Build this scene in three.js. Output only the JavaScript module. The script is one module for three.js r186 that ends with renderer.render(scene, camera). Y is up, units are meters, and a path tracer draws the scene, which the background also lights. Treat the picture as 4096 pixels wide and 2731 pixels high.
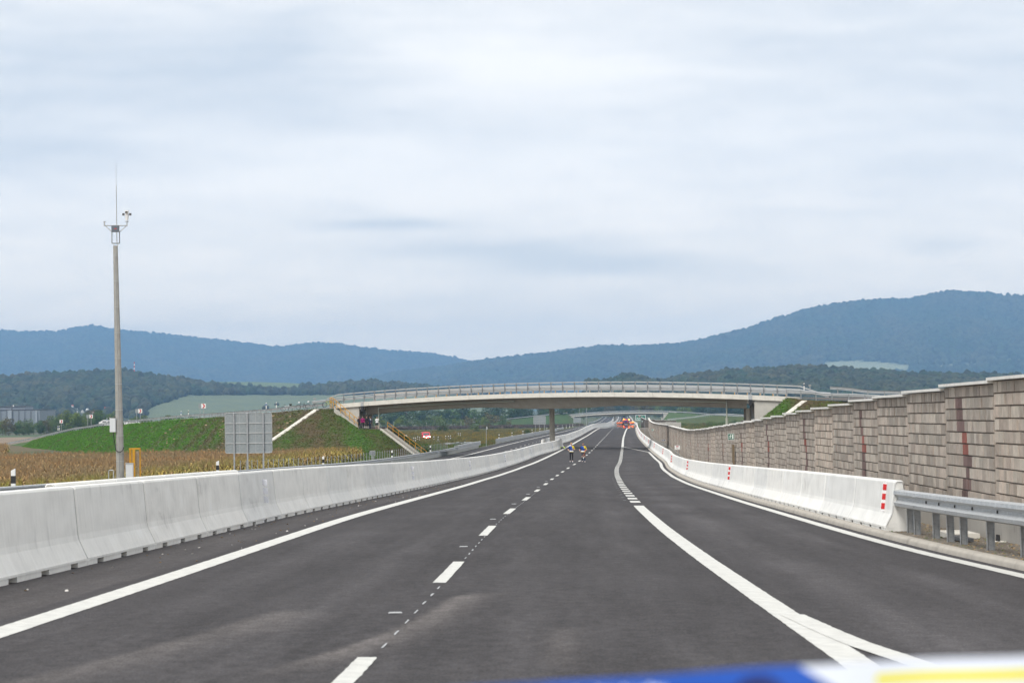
import * as THREE from 'three';
import { mergeGeometries } from 'three/addons/utils/BufferGeometryUtils.js';
import { ImprovedNoise } from 'three/addons/math/ImprovedNoise.js';

// ---------------------------------------------------------------- camera, sky, sun, exposure
const FPX = 10200, EYE = 1.75, ROLL = 0.9 * Math.PI / 180;            // long lens, held with a slight roll, 1.75 m above the lane
const scene = new THREE.Scene();
const camera = new THREE.PerspectiveCamera(2 * Math.atan(1365.5 / FPX) * 180 / Math.PI, 4096 / 2731, 0.5, 30000);
camera.position.set(0, EYE, 0);
camera.rotation.set(Math.atan(304.5 / FPX), -4.8 / FPX, -ROLL, 'YXZ');
camera.focus = 130; camera.userData.fStop = 5.6;
camera.updateMatrixWorld(true);
scene.add(camera);
const renderer = new THREE.WebGLRenderer({ antialias: true });
renderer.setSize(1024, 682);
renderer.toneMapping = THREE.LinearToneMapping;
renderer.toneMappingExposure = 1.85;
renderer.shadowMap.enabled = true;

const noise = new ImprovedNoise();
const fbm = (x, y, z = 0, n = 4) => { let a = 0.5, s = 0; for (let i = 0; i < n; i++) { s += a * noise.noise(x, y, z + i * 7.3); x *= 2.03; y *= 2.03; a *= 0.5; } return s; };
const clamp = (x, a = 0, b = 1) => Math.min(b, Math.max(a, x));
const mix = (a, b, t) => a + (b - a) * t;
const smooth = (a, b, x) => { const t = clamp((x - a) / (b - a)); return t * t * (3 - 2 * t); };

{ // overcast sky: thin bright cloud sheets with grey-blue streaks, the same sort of cloud all the way round
  const W = 4096, H = 2048, data = new Float32Array(W * H * 4);
  const q = new THREE.Quaternion().copy(camera.quaternion).invert(), dir = new THREE.Vector3();
  const gw = 512, gh = 256, coarse = new Float32Array(gw * gh);
  const cloud = (x, y, z) => fbm(Math.atan2(z, x) * 7, y * 26, 3 * Math.abs(Math.atan2(z, x) / Math.PI), 3);
  for (let j = 0; j < gh; j++) for (let i = 0; i < gw; i++) {
    const el = ((j + 0.5) / gh - 0.5) * Math.PI, az = ((i + 0.5) / gw - 0.5) * 2 * Math.PI;
    coarse[j * gw + i] = cloud(Math.cos(el) * Math.cos(az), Math.sin(el), Math.cos(el) * Math.sin(az));
  }
  const at = (fx, fy) => { fx = fx * gw - 0.5; fy = clamp(fy * gh - 0.5, 0, gh - 1.001); let i = Math.floor(fx), j = Math.floor(fy); const a = fx - i, b = fy - j; const i1 = (i + 1 + gw) % gw; i = (i + gw) % gw; const j1 = j + 1; return mix(mix(coarse[j * gw + i], coarse[j * gw + i1], a), mix(coarse[j1 * gw + i], coarse[j1 * gw + i1], a), b); };
  const blob = (u, v, cu, cv, ru, rv) => { const a = (u - cu) / ru, b = (v - cv) / rv; return Math.exp(-(a * a + b * b)); };
  for (let j = 0; j < H; j++) for (let i = 0; i < W; i++) {
    const el = ((j + 0.5) / H - 0.5) * Math.PI, az = ((i + 0.5) / W - 0.5) * 2 * Math.PI;
    let g = at((i + 0.5) / W, (j + 0.5) / H) * 0.55;                      // grey share of the cloud here
    if (el > -0.02 && el < 0.3 && Math.abs(az + Math.PI / 2) < 0.36) {
      dir.set(Math.cos(el) * Math.cos(az), Math.sin(el), Math.cos(el) * Math.sin(az)).applyQuaternion(q);
      const u = 2048 - dir.x / dir.z * FPX, v = 1365.5 + dir.y / dir.z * FPX;
      const w = smooth(0.36, 0.26, Math.abs(az + Math.PI / 2)) * smooth(0.3, 0.22, el);
      const wu = u + 260 * fbm(u / 700, v / 200, 5), wv = v + 70 * fbm(u / 500, v / 160, 9);
      let s = 0.28 * fbm(wu / 1300, wv / 170, 1, 5) + 0.26 * fbm(u / 520 + v / 600, wv / 62, 2, 4) + 0.16 * fbm(u / 260, v / 44, 7, 3);
      s += 0.42 * blob(wu, wv, 850, 210, 620, 220) + 0.30 * blob(wu, wv, 60, 260, 420, 330) + 0.2 * blob(wu, wv, 1150, 420, 560, 90) + 0.22 * blob(wu, wv, 150, 640, 420, 120);
      s += 0.75 * blob(u, v + 0.02 * (u - 1500), 1530, 897, 230, 20) + 0.34 * blob(wu, v - 0.02 * (u - 2000), 2000, 985, 640, 50) + 0.50 * blob(wu, v - 0.05 * (u - 2350), 2450, 1055, 620, 46);
      s += 0.34 * blob(wu, wv, 3750, 990, 190, 42) + 0.26 * blob(wu, wv, 3550, 90, 900, 260) + 0.12 * blob(wu, wv, 3900, 450, 380, 200);
      s -= 0.24 * blob(wu, wv, 2150, 310, 640, 110) + 0.22 * blob(wu, wv, 1350, 640, 620, 80) + 0.2 * blob(wu, wv, 900, 760, 560, 45) + 0.16 * blob(wu, wv, 2400, 700, 900, 170);
      g = mix(g, s, w);
    }
    g = clamp(0.33 + 1.35 * g, 0, 1);
    const k = (j * W + i) * 4, low = smooth(0.11, -0.01, el), mid = smooth(0.34, 0.05, el), f = 1.01 + 0.10 * mid;   // brighter towards the horizon, making up for the haze in front
    data[k] = mix(0.64, 0.415, g) * f * (1 + 1.08 * low);
    data[k + 1] = mix(0.627, 0.443, g) * f * (1 + 0.78 * low);
    data[k + 2] = mix(0.61, 0.478, g) * f * (1 + 0.38 * low);
    data[k + 3] = 1;
  }
  const sky = new THREE.DataTexture(data, W, H, THREE.RGBAFormat, THREE.FloatType);
  sky.mapping = THREE.EquirectangularReflectionMapping; sky.magFilter = THREE.LinearFilter; sky.needsUpdate = true;
  scene.background = sky; scene.environment = sky;
}
const sun = new THREE.DirectionalLight(new THREE.Color(1, 0.96, 0.9), 1.5);
sun.position.set(-42, 100, -50); sun.target.position.set(0, 0, -120); sun.castShadow = true; sun.shadow.radius = 40;
sun.shadow.camera.left = -300; sun.shadow.camera.right = 300; sun.shadow.camera.top = 300; sun.shadow.camera.bottom = -300; sun.shadow.camera.far = 900;
scene.add(sun, sun.target);
scene.fog = new THREE.FogExp2(new THREE.Color().setRGB(0.33, 0.61, 1.0), 0.00009);

// ---------------------------------------------------------------- helpers
let seed = 12345;
const rnd = () => { seed = (seed * 1664525 + 1013904223) >>> 0; return seed / 4294967296; };
const rr = (a, b) => a + (b - a) * rnd();
const pick = a => a[Math.floor(rnd() * a.length)];
const V = (x, y, z) => new THREE.Vector3(x, y, z);
const lin = (r, g, b) => new THREE.Color().setRGB(r, g, b);
const up = V(0, 1, 0);
function tab(pts) { // monotone cubic through (x, y)
  const n = pts.length, h = [], m = [], t = [];
  for (let i = 0; i < n - 1; i++) { h[i] = pts[i + 1][0] - pts[i][0]; m[i] = (pts[i + 1][1] - pts[i][1]) / h[i]; }
  t[0] = m[0]; t[n - 1] = m[n - 2];
  for (let i = 1; i < n - 1; i++) t[i] = m[i - 1] * m[i] <= 0 ? 0 : 3 * (h[i - 1] + h[i]) / ((2 * h[i] + h[i - 1]) / m[i - 1] + (h[i] + 2 * h[i - 1]) / m[i]);
  return x => {
    if (x <= pts[0][0]) return pts[0][1] + t[0] * (x - pts[0][0]);
    if (x >= pts[n - 1][0]) return pts[n - 1][1] + t[n - 1] * (x - pts[n - 1][0]);
    let i = 0; while (x > pts[i + 1][0]) i++;
    const s = (x - pts[i][0]) / h[i], a = 1 - s;
    return (1 + 2 * s) * a * a * pts[i][1] + s * a * a * h[i] * t[i] + s * s * (3 - 2 * s) * pts[i + 1][1] - s * s * a * h[i] * t[i + 1];
  };
}
// a surveyed point: bearing of a place in the photograph and its distance in metres
function pt(u, v, d) { const r = V((u - 2048) / FPX, -(v - 1365.5) / FPX, -1).applyQuaternion(camera.quaternion); return r.multiplyScalar(-d / r.z).add(camera.position); }

class MB { // collects faces in metres, builds one named mesh
  constructor() { this.p = []; this.t = []; this.c = []; this.i = []; this.col = null; }
  v(x, y, z, u = 0, w = 0) { this.p.push(x, y, z); this.t.push(u, w); if (this.col) this.c.push(...this.col); return this.p.length / 3 - 1; }
  tint(r, g, b) { this.col = [r, g, b]; return this; }
  quad(a, b, c, d) { // four corners, counter-clockwise from outside
    const e = V().subVectors(b, a), f = V().subVectors(d, a), L = e.length() || 1e-6, n = V().crossVectors(e, f).normalize();
    let uv;
    if (Math.abs(n.y) > 0.7) uv = p => [p.x, p.z]; else { const h = V(-n.z, 0, n.x).normalize(); uv = p => [p.dot(h), p.y]; }
    const k = [a, b, c, d].map(p => this.v(p.x, p.y, p.z, ...uv(p)));
    this.i.push(k[0], k[1], k[2], k[0], k[2], k[3]); return this;
  }
  tri(a, b, c) { const k = [a, b, c].map(p => this.v(p.x, p.y, p.z, p.x + p.z, p.y)); this.i.push(...k); return this; }
  hex(b, t) { // bottom ring and top ring of equal length, both counter-clockwise seen from above
    const n = b.length;
    for (let i = 0; i < n; i++) { const j = (i + 1) % n; this.quad(b[i], b[j], t[j], t[i]); }
    if (n === 4) { this.quad(t[0], t[1], t[2], t[3]); this.quad(b[3], b[2], b[1], b[0]); }
    else for (let i = 1; i < n - 1; i++) { this.tri(t[0], t[i], t[i + 1]); this.tri(b[0], b[i + 1], b[i]); }
    return this;
  }
  box(cx, cy, cz, sx, sy, sz, m) { // centre, size, optional matrix
    const x = sx / 2, y = sy / 2, z = sz / 2, P = (a, b, c) => { const p = V(cx + a * x, cy + b * y, cz + c * z); return m ? p.applyMatrix4(m) : p; };
    return this.hex([P(-1, -1, 1), P(1, -1, 1), P(1, -1, -1), P(-1, -1, -1)], [P(-1, 1, 1), P(1, 1, 1), P(1, 1, -1), P(-1, 1, -1)]);
  }
  tube(a, b, ra, rb = ra, n = 8, caps = true) {
    const d = V().subVectors(b, a), L = d.length(); d.normalize();
    const s = Math.abs(d.y) > 0.9 ? V(1, 0, 0) : V(0, 1, 0), e = V().crossVectors(s, d).normalize(), f = V().crossVectors(d, e);
    const k = this.p.length / 3;
    for (let i = 0; i <= n; i++) { const t = i / n * 2 * Math.PI, c = Math.cos(t), q = Math.sin(t); for (const [o, r, w] of [[a, ra, 0], [b, rb, L]]) this.v(o.x + (e.x * c + f.x * q) * r, o.y + (e.y * c + f.y * q) * r, o.z + (e.z * c + f.z * q) * r, t * ra, w); }
    for (let i = 0; i < n; i++) { const j = k + 2 * i; this.i.push(j, j + 2, j + 3, j, j + 3, j + 1); }
    if (caps) for (const [o, r, w] of [[a, ra, -1], [b, rb, 1]]) { const q = []; for (let i = 0; i < n; i++) { const t = w * i / n * 2 * Math.PI, c = Math.cos(t), z = Math.sin(t); q.push(V(o.x + (e.x * c + f.x * z) * r, o.y + (e.y * c + f.y * z) * r, o.z + (e.z * c + f.z * z) * r)); } for (let i = 1; i < n - 1; i++) this.tri(q[0], q[i], q[i + 1]); }
    return this;
  }
  line(pts, r, n = 6) { for (let i = 0; i < pts.length - 1; i++) this.tube(pts[i], pts[i + 1], r, r, n); return this; }
  sweep(profile, path, closed = false) { // profile [sideways, up]; sideways is to the right of the way the path runs
    const N = path.length, nn = closed ? profile.length : profile.length - 1, side = [], len = [0];
    for (let i = 0; i < N; i++) { const t = V().subVectors(path[Math.min(i + 1, N - 1)], path[Math.max(i - 1, 0)]); side.push(V(-t.z, 0, t.x).normalize()); if (i) len[i] = len[i - 1] + path[i].distanceTo(path[i - 1]); }
    let w = 0;
    for (let k = 0; k < nn; k++) {
      const a = profile[k], b = profile[(k + 1) % profile.length], s0 = this.p.length / 3, w1 = w + Math.hypot(a[0] - b[0], a[1] - b[1]);
      for (let i = 0; i < N; i++) for (const [q, ww] of [[a, w], [b, w1]]) this.v(path[i].x + side[i].x * q[0], path[i].y + q[1], path[i].z + side[i].z * q[0], len[i], ww);
      for (let i = 0; i < N - 1; i++) { const j = s0 + 2 * i; this.i.push(j, j + 1, j + 3, j, j + 3, j + 2); }
      w = w1;
    }
    if (closed) for (const e of [0, N - 1]) { const q = profile.map(a => V(path[e].x + side[e].x * a[0], path[e].y + a[1], path[e].z + side[e].z * a[0])); for (let i = 1; i < q.length - 1; i++) e ? this.tri(q[0], q[i + 1], q[i]) : this.tri(q[0], q[i], q[i + 1]); }
    return this;
  }
  geo() {
    const g = new THREE.BufferGeometry();
    g.setAttribute('position', new THREE.Float32BufferAttribute(this.p, 3));
    g.setAttribute('uv', new THREE.Float32BufferAttribute(this.t, 2));
    if (this.c.length) g.setAttribute('color', new THREE.Float32BufferAttribute(this.c, 3));
    g.setIndex(this.i); g.computeVertexNormals(); return g;
  }
  build(name, mat, parent = scene) {
    const g = this.geo();
    if (parent !== scene && parent.userData.w) g.translate(-parent.position.x, -parent.position.y, -parent.position.z);
    return put(name, g, mat, parent);
  }
}
const taken = {};
const numbered = name => { const n = taken[name] = (taken[name] ?? -1) + 1; return n ? `${name}_${String(n).padStart(3, '0')}` : name; };
function put(name, g, mat, parent = scene) { const m = new THREE.Mesh(g, mat); m.name = parent === scene ? numbered(name) : name; m.castShadow = m.receiveShadow = true; parent.add(m); return m; }
function tag(o, label, category, group, kind) { if (label) o.userData.label = label; if (category) o.userData.category = category; if (group) o.userData.group = group; if (kind) o.userData.kind = kind; return o; }
function thing(name, label, category, pos, group, world = true) { const o = new THREE.Group(); o.name = numbered(name); scene.add(o); o.position.copy(pos ?? V(0, 0, 0)); if (world) o.userData.w = true; return tag(o, label, category, group, 'thing'); }
function struct(o) { o.userData.kind = 'structure'; return o; }
function copyOf(o, label) { const c = o.clone(); c.name = numbered(o.name.replace(/_\d+$/, '')); scene.add(c); c.userData = { ...o.userData }; if (label) c.userData.label = label; return c; }
const ONES = ['', 'first', 'second', 'third', 'fourth', 'fifth', 'sixth', 'seventh', 'eighth', 'ninth', 'tenth', 'eleventh', 'twelfth', 'thirteenth', 'fourteenth', 'fifteenth', 'sixteenth', 'seventeenth', 'eighteenth', 'nineteenth'];
const TENS = ['', '', 'twent', 'thirt', 'fort', 'fift', 'sixt', 'sevent', 'eight', 'ninet'];
const nth = n => n < 20 ? ONES[n] : n % 10 ? `${TENS[Math.floor(n / 10) % 10]}y-${ONES[n % 10]}` : `${TENS[Math.floor(n / 10) % 10]}ieth`;
const nth100 = n => n > 100 ? `hundred-and-${nth(n - 100)}` : n === 100 ? 'hundredth' : nth(n);
const stations = (a, b, k = 0.03, lo = 0.8, hi = 1e9) => { const s = [a]; let d = a; while (d < b) { d = Math.min(b, d + clamp(Math.abs(d) * k, lo, hi)); s.push(d); } return s; };

// ---------------------------------------------------------------- materials (procedural)
function tex(w, h, f, rx, ry, srgb = true) { // f(x, y in 0..1) -> [r, g, b] in 0..1 or one value
  const a = new Uint8Array(w * h * 4);
  for (let j = 0; j < h; j++) for (let i = 0; i < w; i++) { const c = f(i / w, j / h), k = (j * w + i) * 4; for (let q = 0; q < 3; q++) a[k + q] = 255 * clamp(Array.isArray(c) ? c[q] : c); a[k + 3] = 255; }
  const t = new THREE.DataTexture(a, w, h); t.wrapS = t.wrapT = THREE.RepeatWrapping; t.magFilter = THREE.LinearFilter; t.minFilter = THREE.LinearMipmapLinearFilter; t.generateMipmaps = true;
  if (srgb) t.colorSpace = THREE.SRGBColorSpace; t.repeat.set(1 / rx, 1 / ry); t.needsUpdate = true; return t;
}
// noise that repeats over the unit square
const tile = (x, y, s, z = 0, n = 4) => { const f = (a, b) => fbm(a * s, b * s, z, n); return (f(x, y) * (1 - x) * (1 - y) + f(x - 1, y) * x * (1 - y) + f(x, y - 1) * (1 - x) * y + f(x - 1, y - 1) * x * y) * 1.4; };
const tile2 = (x, y, sx, sy, z = 0, n = 4) => { const f = (a, b) => fbm(a * sx, b * sy, z, n); return (f(x, y) * (1 - x) * (1 - y) + f(x - 1, y) * x * (1 - y) + f(x, y - 1) * (1 - x) * y + f(x - 1, y - 1) * x * y) * 1.4; };
const asphaltMap = tex(1024, 1024, (x, y) => { const g = 0.83 + 0.08 * tile(x, y, 6, 1) + 0.10 * tile2(x, y, 40, 5, 3) + 0.26 * (rnd() - 0.5) + 0.14 * tile(x, y, 70, 2, 3); return [g, g * 0.985, g * 0.985]; }, 11, 23);
const concreteMap = tex(1024, 512, (x, y) => { const g = 0.97 + 0.06 * tile2(x, y, 60, 5, 1) + 0.09 * tile(x, y, 7, 2) + 0.04 * (rnd() - 0.5) - 0.3 * Math.max(0, tile2(x, y, 26, 4, 6) - 0.2) - 0.35 * Math.max(0, tile(x, y, 13, 21) - 0.27); return [g, g * 0.995, g * 0.98]; }, 7.3, 3.1);
const grainMap = tex(512, 512, (x, y) => { const g = 0.86 + 0.14 * tile(x, y, 9, 4) + 0.13 * (rnd() - 0.5); return g; }, 1.7, 1.7);
const paintMap = tex(512, 512, (x, y) => { const g = 0.93 + 0.10 * tile(x, y, 8, 14) + 0.08 * (rnd() - 0.5) - (rnd() < 0.02 ? 0.25 : 0) - 0.5 * Math.max(0, tile(x, y, 30, 3, 3) - 0.3); return [g, g, g * 0.985]; }, 1.3, 2.1);
const steelMap = tex(512, 512, (x, y) => { const g = 0.86 + 0.12 * tile(x, y, 14, 4) + 0.08 * tile(x, y, 40, 8, 2) + 0.05 * (rnd() - 0.5); return [g, g, g * 1.0]; }, 1.9, 1.3);
const std = (r, g, b, o = {}) => new THREE.MeshStandardMaterial({ color: lin(r, g, b), roughness: 0.85, side: THREE.DoubleSide, ...o });
const M = {
  asphalt: new THREE.MeshPhysicalMaterial({ color: lin(0.091, 0.089, 0.0925), map: asphaltMap, bumpMap: asphaltMap, bumpScale: 0.006, roughness: 0.92, specularIntensity: 0.22, vertexColors: true, side: THREE.DoubleSide }),
  asphalt2: new THREE.MeshPhysicalMaterial({ color: lin(0.095, 0.0935, 0.097), map: asphaltMap, roughness: 0.9, specularIntensity: 0.25, side: THREE.DoubleSide }),
  mirage: std(0.05, 0.05, 0.052, { roughness: 0.03 }),  // smooth gloss that stands in for the mirage
  paint: std(0.70, 0.695, 0.675, { map: paintMap, roughness: 0.6 }),
  concrete: std(0.80, 0.80, 0.79, { map: concreteMap, bumpMap: concreteMap, bumpScale: 0.004, roughness: 0.8 }),
  concrete2: std(0.50, 0.485, 0.455, { map: concreteMap, roughness: 0.85 }),
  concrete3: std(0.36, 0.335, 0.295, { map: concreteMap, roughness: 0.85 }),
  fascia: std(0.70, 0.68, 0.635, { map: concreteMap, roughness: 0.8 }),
  kerb: std(0.44, 0.41, 0.37, { map: concreteMap, roughness: 0.9 }),
  pole: std(0.36, 0.355, 0.345, { map: concreteMap, bumpMap: concreteMap, bumpScale: 0.006, roughness: 0.9 }),
  zinc: std(0.64, 0.66, 0.67, { map: steelMap, metalness: 0.3, roughness: 0.45 }),
  zincPost: std(0.48, 0.50, 0.52, { map: steelMap, metalness: 0.3, roughness: 0.55 }),
  black: std(0.02, 0.02, 0.022, { roughness: 0.6 }),
  rubber: std(0.018, 0.018, 0.018, { roughness: 0.9 }),
  white: std(0.78, 0.78, 0.78, { roughness: 0.5 }),
  red: std(0.55, 0.018, 0.02, { roughness: 0.45 }),
  blue: std(0.02, 0.10, 0.38, { roughness: 0.45 }),
  green: std(0.0, 0.12, 0.085, { roughness: 0.45 }),
  yellow: std(0.72, 0.36, 0.015, { roughness: 0.5, map: grainMap }),
  orange: std(0.75, 0.16, 0.02, { roughness: 0.5 }),
  reflector: std(0.72, 0.73, 0.78, { roughness: 0.35 }),
  grey: std(0.42, 0.43, 0.44, { roughness: 0.5 }),
  darkgrey: std(0.10, 0.105, 0.115, { roughness: 0.5 }),
  gravel: std(0.22, 0.195, 0.155, { map: grainMap, bumpMap: grainMap, bumpScale: 0.02, vertexColors: true, roughness: 1 }),
  soil: std(1, 1, 1, { vertexColors: true, map: grainMap, roughness: 1 }),
  leaf: std(1, 1, 1, { vertexColors: true, roughness: 0.9 }),
  plain: std(1, 1, 1, { vertexColors: true, roughness: 0.85 }),
  glass: std(0.05, 0.06, 0.07, { roughness: 0.08 }),
  bark: std(0.12, 0.10, 0.08, { roughness: 1 }),
};

// ---------------------------------------------------------------- alignment of the motorway, in metres
const lane = tab([[-40, -2.3], [0, -1.7], [15, -1.4], [33.4, -0.98], [56.8, -0.46], [72.7, 0.01], [91, 0.56], [110, 1.13], [140.6, 2.08], [167, 2.98], [201.6, 4.43], [226, 5.71], [300.5, 9.24], [480, 17.4], [680, 27.1], [900, 38.0], [1250, 54.6], [1650, 72.4], [2300, 101.2], [2800, 119.5], [3100, 122.7], [3400, 118]]);
const drop = tab([[-40, 1.4], [0, 1.75], [15, 1.93], [33.4, 2.14], [50, 2.32], [65, 2.48], [83, 2.72], [101, 2.97], [120, 3.23], [140, 3.47], [167, 3.78], [201, 4.02], [226, 4.08], [300, 4.12], [480, 3.95], [680, 3.27], [700, 3.29], [1250, 4.17], [1650, 4.4], [2300, 2.3], [2800, 0], [3400, -3]]);
const dropO = tab([[-40, 1.9], [0, 2.2], [100, 3.25], [180, 4.15], [260, 4.85], [349, 5.05], [484, 4.95], [765, 4.85], [900, 4.75], [1250, 4.7], [1650, 4.6], [2300, 2.45], [2800, 0.1], [3400, -2.9]]);
const XF = Math.tan(ROLL);                                            // crossfall to the right
const P = (d, off, h = 0) => V(lane(d) + off, EYE - drop(d) - XF * off + h, -d);
const PO = (d, off, h = 0) => V(lane(d) + off, EYE - dropO(d) + h, -d);
const wl = tab([[-40, 4.6], [15, 4.15], [20.7, 4.08], [26.6, 4.0], [31, 3.94], [40, 3.84], [58, 3.72], [75, 3.62], [110, 3.68], [172, 3.84], [300, 3.65], [560, 3.55], [680, 3.6], [3400, 3.7]]);
const rl = tab([[-40, 11.2], [15, 8.75], [35, 7.92], [44, 7.55], [56, 7.33], [72, 7.12], [88, 7.05], [124, 7.06], [152, 7.2], [175, 7.36], [216, 7.38], [253, 7.05], [295, 6.78]]);
const edgeR = tab([[-40, 11.55], [15, 9.1], [35, 8.25], [44, 7.88], [56, 7.66], [72, 7.45], [88, 7.38], [124, 7.39], [152, 7.53], [175, 7.69], [216, 7.71], [253, 7.38], [300, 7.0], [480, 6.2], [680, 5.7], [1000, 5.6], [3400, 5.6]]);
const LE = -3.75;

// ---------------------------------------------------------------- ground
const plainAt = (x, d) => -5.35 + Math.max(0, d - 1700) * 0.0045;
{
  const dl = [...stations(-80, 240, 0, 20), ...stations(246, 1400, 0, 7), ...stations(1450, 16000, 0.06, 40)].filter((d, i, a) => !i || d > a[i - 1]);
  const xl = [-7000, -4000, -2200, -1300, -800, -500, -340, -250, ...Array.from({ length: 60 }, (_, i) => -200 + i * 5), 110, 140, 180, 240, 320, 450, 700, 1200, 2200, 4000, 7000];
  const m = new MB();
  for (const d of dl) for (const x of xl) {
    const n = fbm(x / 40, d / 25, 3), n2 = fbm(x / 9, d / 14, 8);
    let c = [0.115, 0.10, 0.045];
    if (d < 380) c = [0.10, 0.075, 0.04];
    else {
      const k = d + 60 * n;
      if (k < 520) c = [0.075, 0.10, 0.03]; else if (k < 900) c = [0.135, 0.105, 0.05]; else if (k < 1080) c = [0.20, 0.165, 0.07]; else if (k < 1400) c = [0.075, 0.125, 0.04]; else c = [0.10, 0.105, 0.05];
      if (n2 > 0.16 && k < 900) c = [0.17, 0.125, 0.03];
    }
    if (d > 1700) c = [0.10, 0.125, 0.055];
    if (x < -120 && d > 700 && d < 1150) c = [0.30, 0.225, 0.15];
    const f = 1 + 0.5 * n + 0.35 * n2;
    m.tint(c[0] * f, c[1] * f, c[2] * f); m.v(x, EYE + plainAt(x, d) + (d > 420 && d < 1700 ? 0.12 * n : 0), -d, x, d);
  }
  const w = xl.length; for (let j = 0; j < dl.length - 1; j++) for (let i = 0; i < w - 1; i++) { const a = j * w + i; m.i.push(a, a + 1, a + w + 1, a, a + w + 1, a + w); }
  struct(m.build('ground', M.soil));
}

// ---------------------------------------------------------------- our carriageway
function ribbon(m, offs, ds, fn, color) { // grid of offsets (functions of d) along stations
  const s0 = m.p.length / 3, w = offs.length;
  for (const d of ds) for (const o of offs) { const off = typeof o === 'function' ? o(d) : o, p = fn(d, off); if (color) m.tint(...color(d, off)); m.v(p.x, p.y, p.z, off, d); }
  for (let j = 0; j < ds.length - 1; j++) for (let i = 0; i < w - 1; i++) { const a = s0 + j * w + i; m.i.push(a, a + 1, a + w + 1, a, a + w + 1, a + w); }
  return m;
}
const road = struct(thing('main_road', null, null, V(0, 0, 0)));
{
  // dust trails and worn wheel tracks on the asphalt, where the photograph shows them
  const c1 = tab([[20, -0.75], [22.8, -0.23], [25.6, 0.11], [28.7, 0.3], [30.4, 0.39], [31, 0.6]]), c2 = tab([[18, -2.7], [20.3, -2.28], [23.3, -1.88], [27.6, -1.42]]);
  const side = (x, l, r) => Math.exp(-Math.pow(x / (x < 0 ? l : r), 2));
  const bump1 = (d, off) => side(off - c1(d), 0.06, 0.3) * smooth(19.5, 22, d) * smooth(31.5, 30, d);
  const bump2 = (d, off) => side(off - c2(d), 0.1, 0.38) * smooth(17, 20, d) * smooth(28.5, 26.5, d) + 0.7 * side(off - 1.6, 0.12, 0.2) * smooth(20, 21.5, d) * smooth(25.5, 24.6, d) + 0.5 * side(off + 1.3, 0.15, 0.3) * smooth(24, 25, d) * smooth(28, 27, d);
  const track = (off, c, w) => Math.exp(-Math.pow((off - c) / w, 2));
  const col = (d, off) => {
    const n = fbm(off / 2.2, d / 9, 4), n2 = fbm(off / 0.8, d / 30, 6), n3 = fbm(off / 0.35, d / 1.4, 2, 3);
    let k = 1 + 0.18 * n + 0.24 * n2 + 0.08 * n3;
    const right = off - wl(d);
    if (right > 0.3) k *= 1.05 + 0.5 * track(right, 1.1, 0.42) * (0.6 + 1.6 * n) + 0.4 * track(right, 2.6, 0.4) * (0.6 + 1.6 * n);
    k *= 1 + (0.20 * track(off, -2.6, 0.35) + 0.22 * track(off, -1.1, 0.35) + 0.18 * track(off, 1.2, 0.35) + 0.2 * track(off, 2.7, 0.35)) * (0.6 + 1.5 * n2);
    let dust = (1.0 * bump1(d, off) + 0.62 * bump2(d, off)) * (0.9 + 0.5 * n3) + (off < LE - 0.4 ? 0.22 + 0.5 * Math.max(0, n) : 0);
    return [k + dust * 1.3, k + dust * 1.22, k + dust * 1.08];
  };
  const near = Array.from({ length: 53 }, (_, i) => { const t = i / 52; return d => mix(-6.2, edgeR(d) + 0.02, t); });
  const far = Array.from({ length: 15 }, (_, i) => { const t = i / 14; return d => mix(-6.2, edgeR(d) + 0.02, t); });
  const fine = Array.from({ length: 171 }, (_, i) => { const t = i / 170; return d => mix(-6.2, edgeR(d) + 0.02, t); });
  ribbon(new MB(), near, stations(-40, 14, 0, 4), (d, o) => P(d, o), col).build('asphalt', M.asphalt, road);
  ribbon(new MB(), fine, stations(14, 36, 0, 0.22), (d, o) => P(d, o), col).build('asphalt', M.asphalt, road);
  ribbon(new MB(), near, [...stations(36, 60, 0, 0.4), ...stations(60.8, 130, 0, 1.2)], (d, o) => P(d, o), col).build('asphalt', M.asphalt, road);
  ribbon(new MB(), far, stations(130, 690, 0.01, 1.5), (d, o) => P(d, o), col).build('asphalt', M.asphalt, road);
  ribbon(new MB(), far, stations(1262, 3350, 0.02), (d, o) => P(d, o), col).build('asphalt', M.asphalt, road);
  struct(ribbon(new MB(), far, stations(690, 1262, 0.02), (d, o) => P(d, o)).build('mirage_surface', M.mirage));  // mirage over the far road, built as a plain reflective strip
  // painted lines: thin sheets with slightly ragged edges
  const strip = (name, c, w, d0, d1, k = 0.012, h = 0.006, mat = M.paint) => {
    const m = new MB(), ds = stations(d0, d1, d0 < 20 ? 0.006 : k, d0 < 45 ? 0.14 : 0.8);
    const j = (d, s) => d < 60 ? 0.024 * fbm(d * 9, s, 5, 3) : 0;
    return ribbon(m, [d => c(d) - w / 2 + j(d, 1), d => c(d) + w / 2 + j(d, 9)], ds, (d, o) => P(d, o, h)).build(name, mat, road);
  };
  strip('edge_line', () => LE, 0.34, -30, 690); strip('edge_line', () => LE, 0.30, 1262, 3300, 0.02, 0.02);
  strip('edge_line', rl, 0.25, -30, 293);
  strip('edge_line', tab([[293, 6.78], [341, 3.85]]), 0.2, 293, 341);
  strip('separator_line', wl, 0.30, -20, 76); strip('separator_line', wl, 0.32, 340, 690); strip('separator_line', wl, 0.3, 1262, 3000, 0.02, 0.02);
  strip('gore_line', tab([[-20, 9.6], [15, 5.35], [20.9, 4.58], [23.2, 4.3], [27, 4.05]]), 0.26, -20, 27, 0.012, 0.010);
  for (const c of [18.6, 36.3, 53.5, 69.2, 87.2, 105.6, 125.8, ...Array.from({ length: 30 }, (_, i) => 145 + i * 18.1)]) strip('lane_dash', () => 0, 0.17, c - 3, c + 3);
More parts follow.
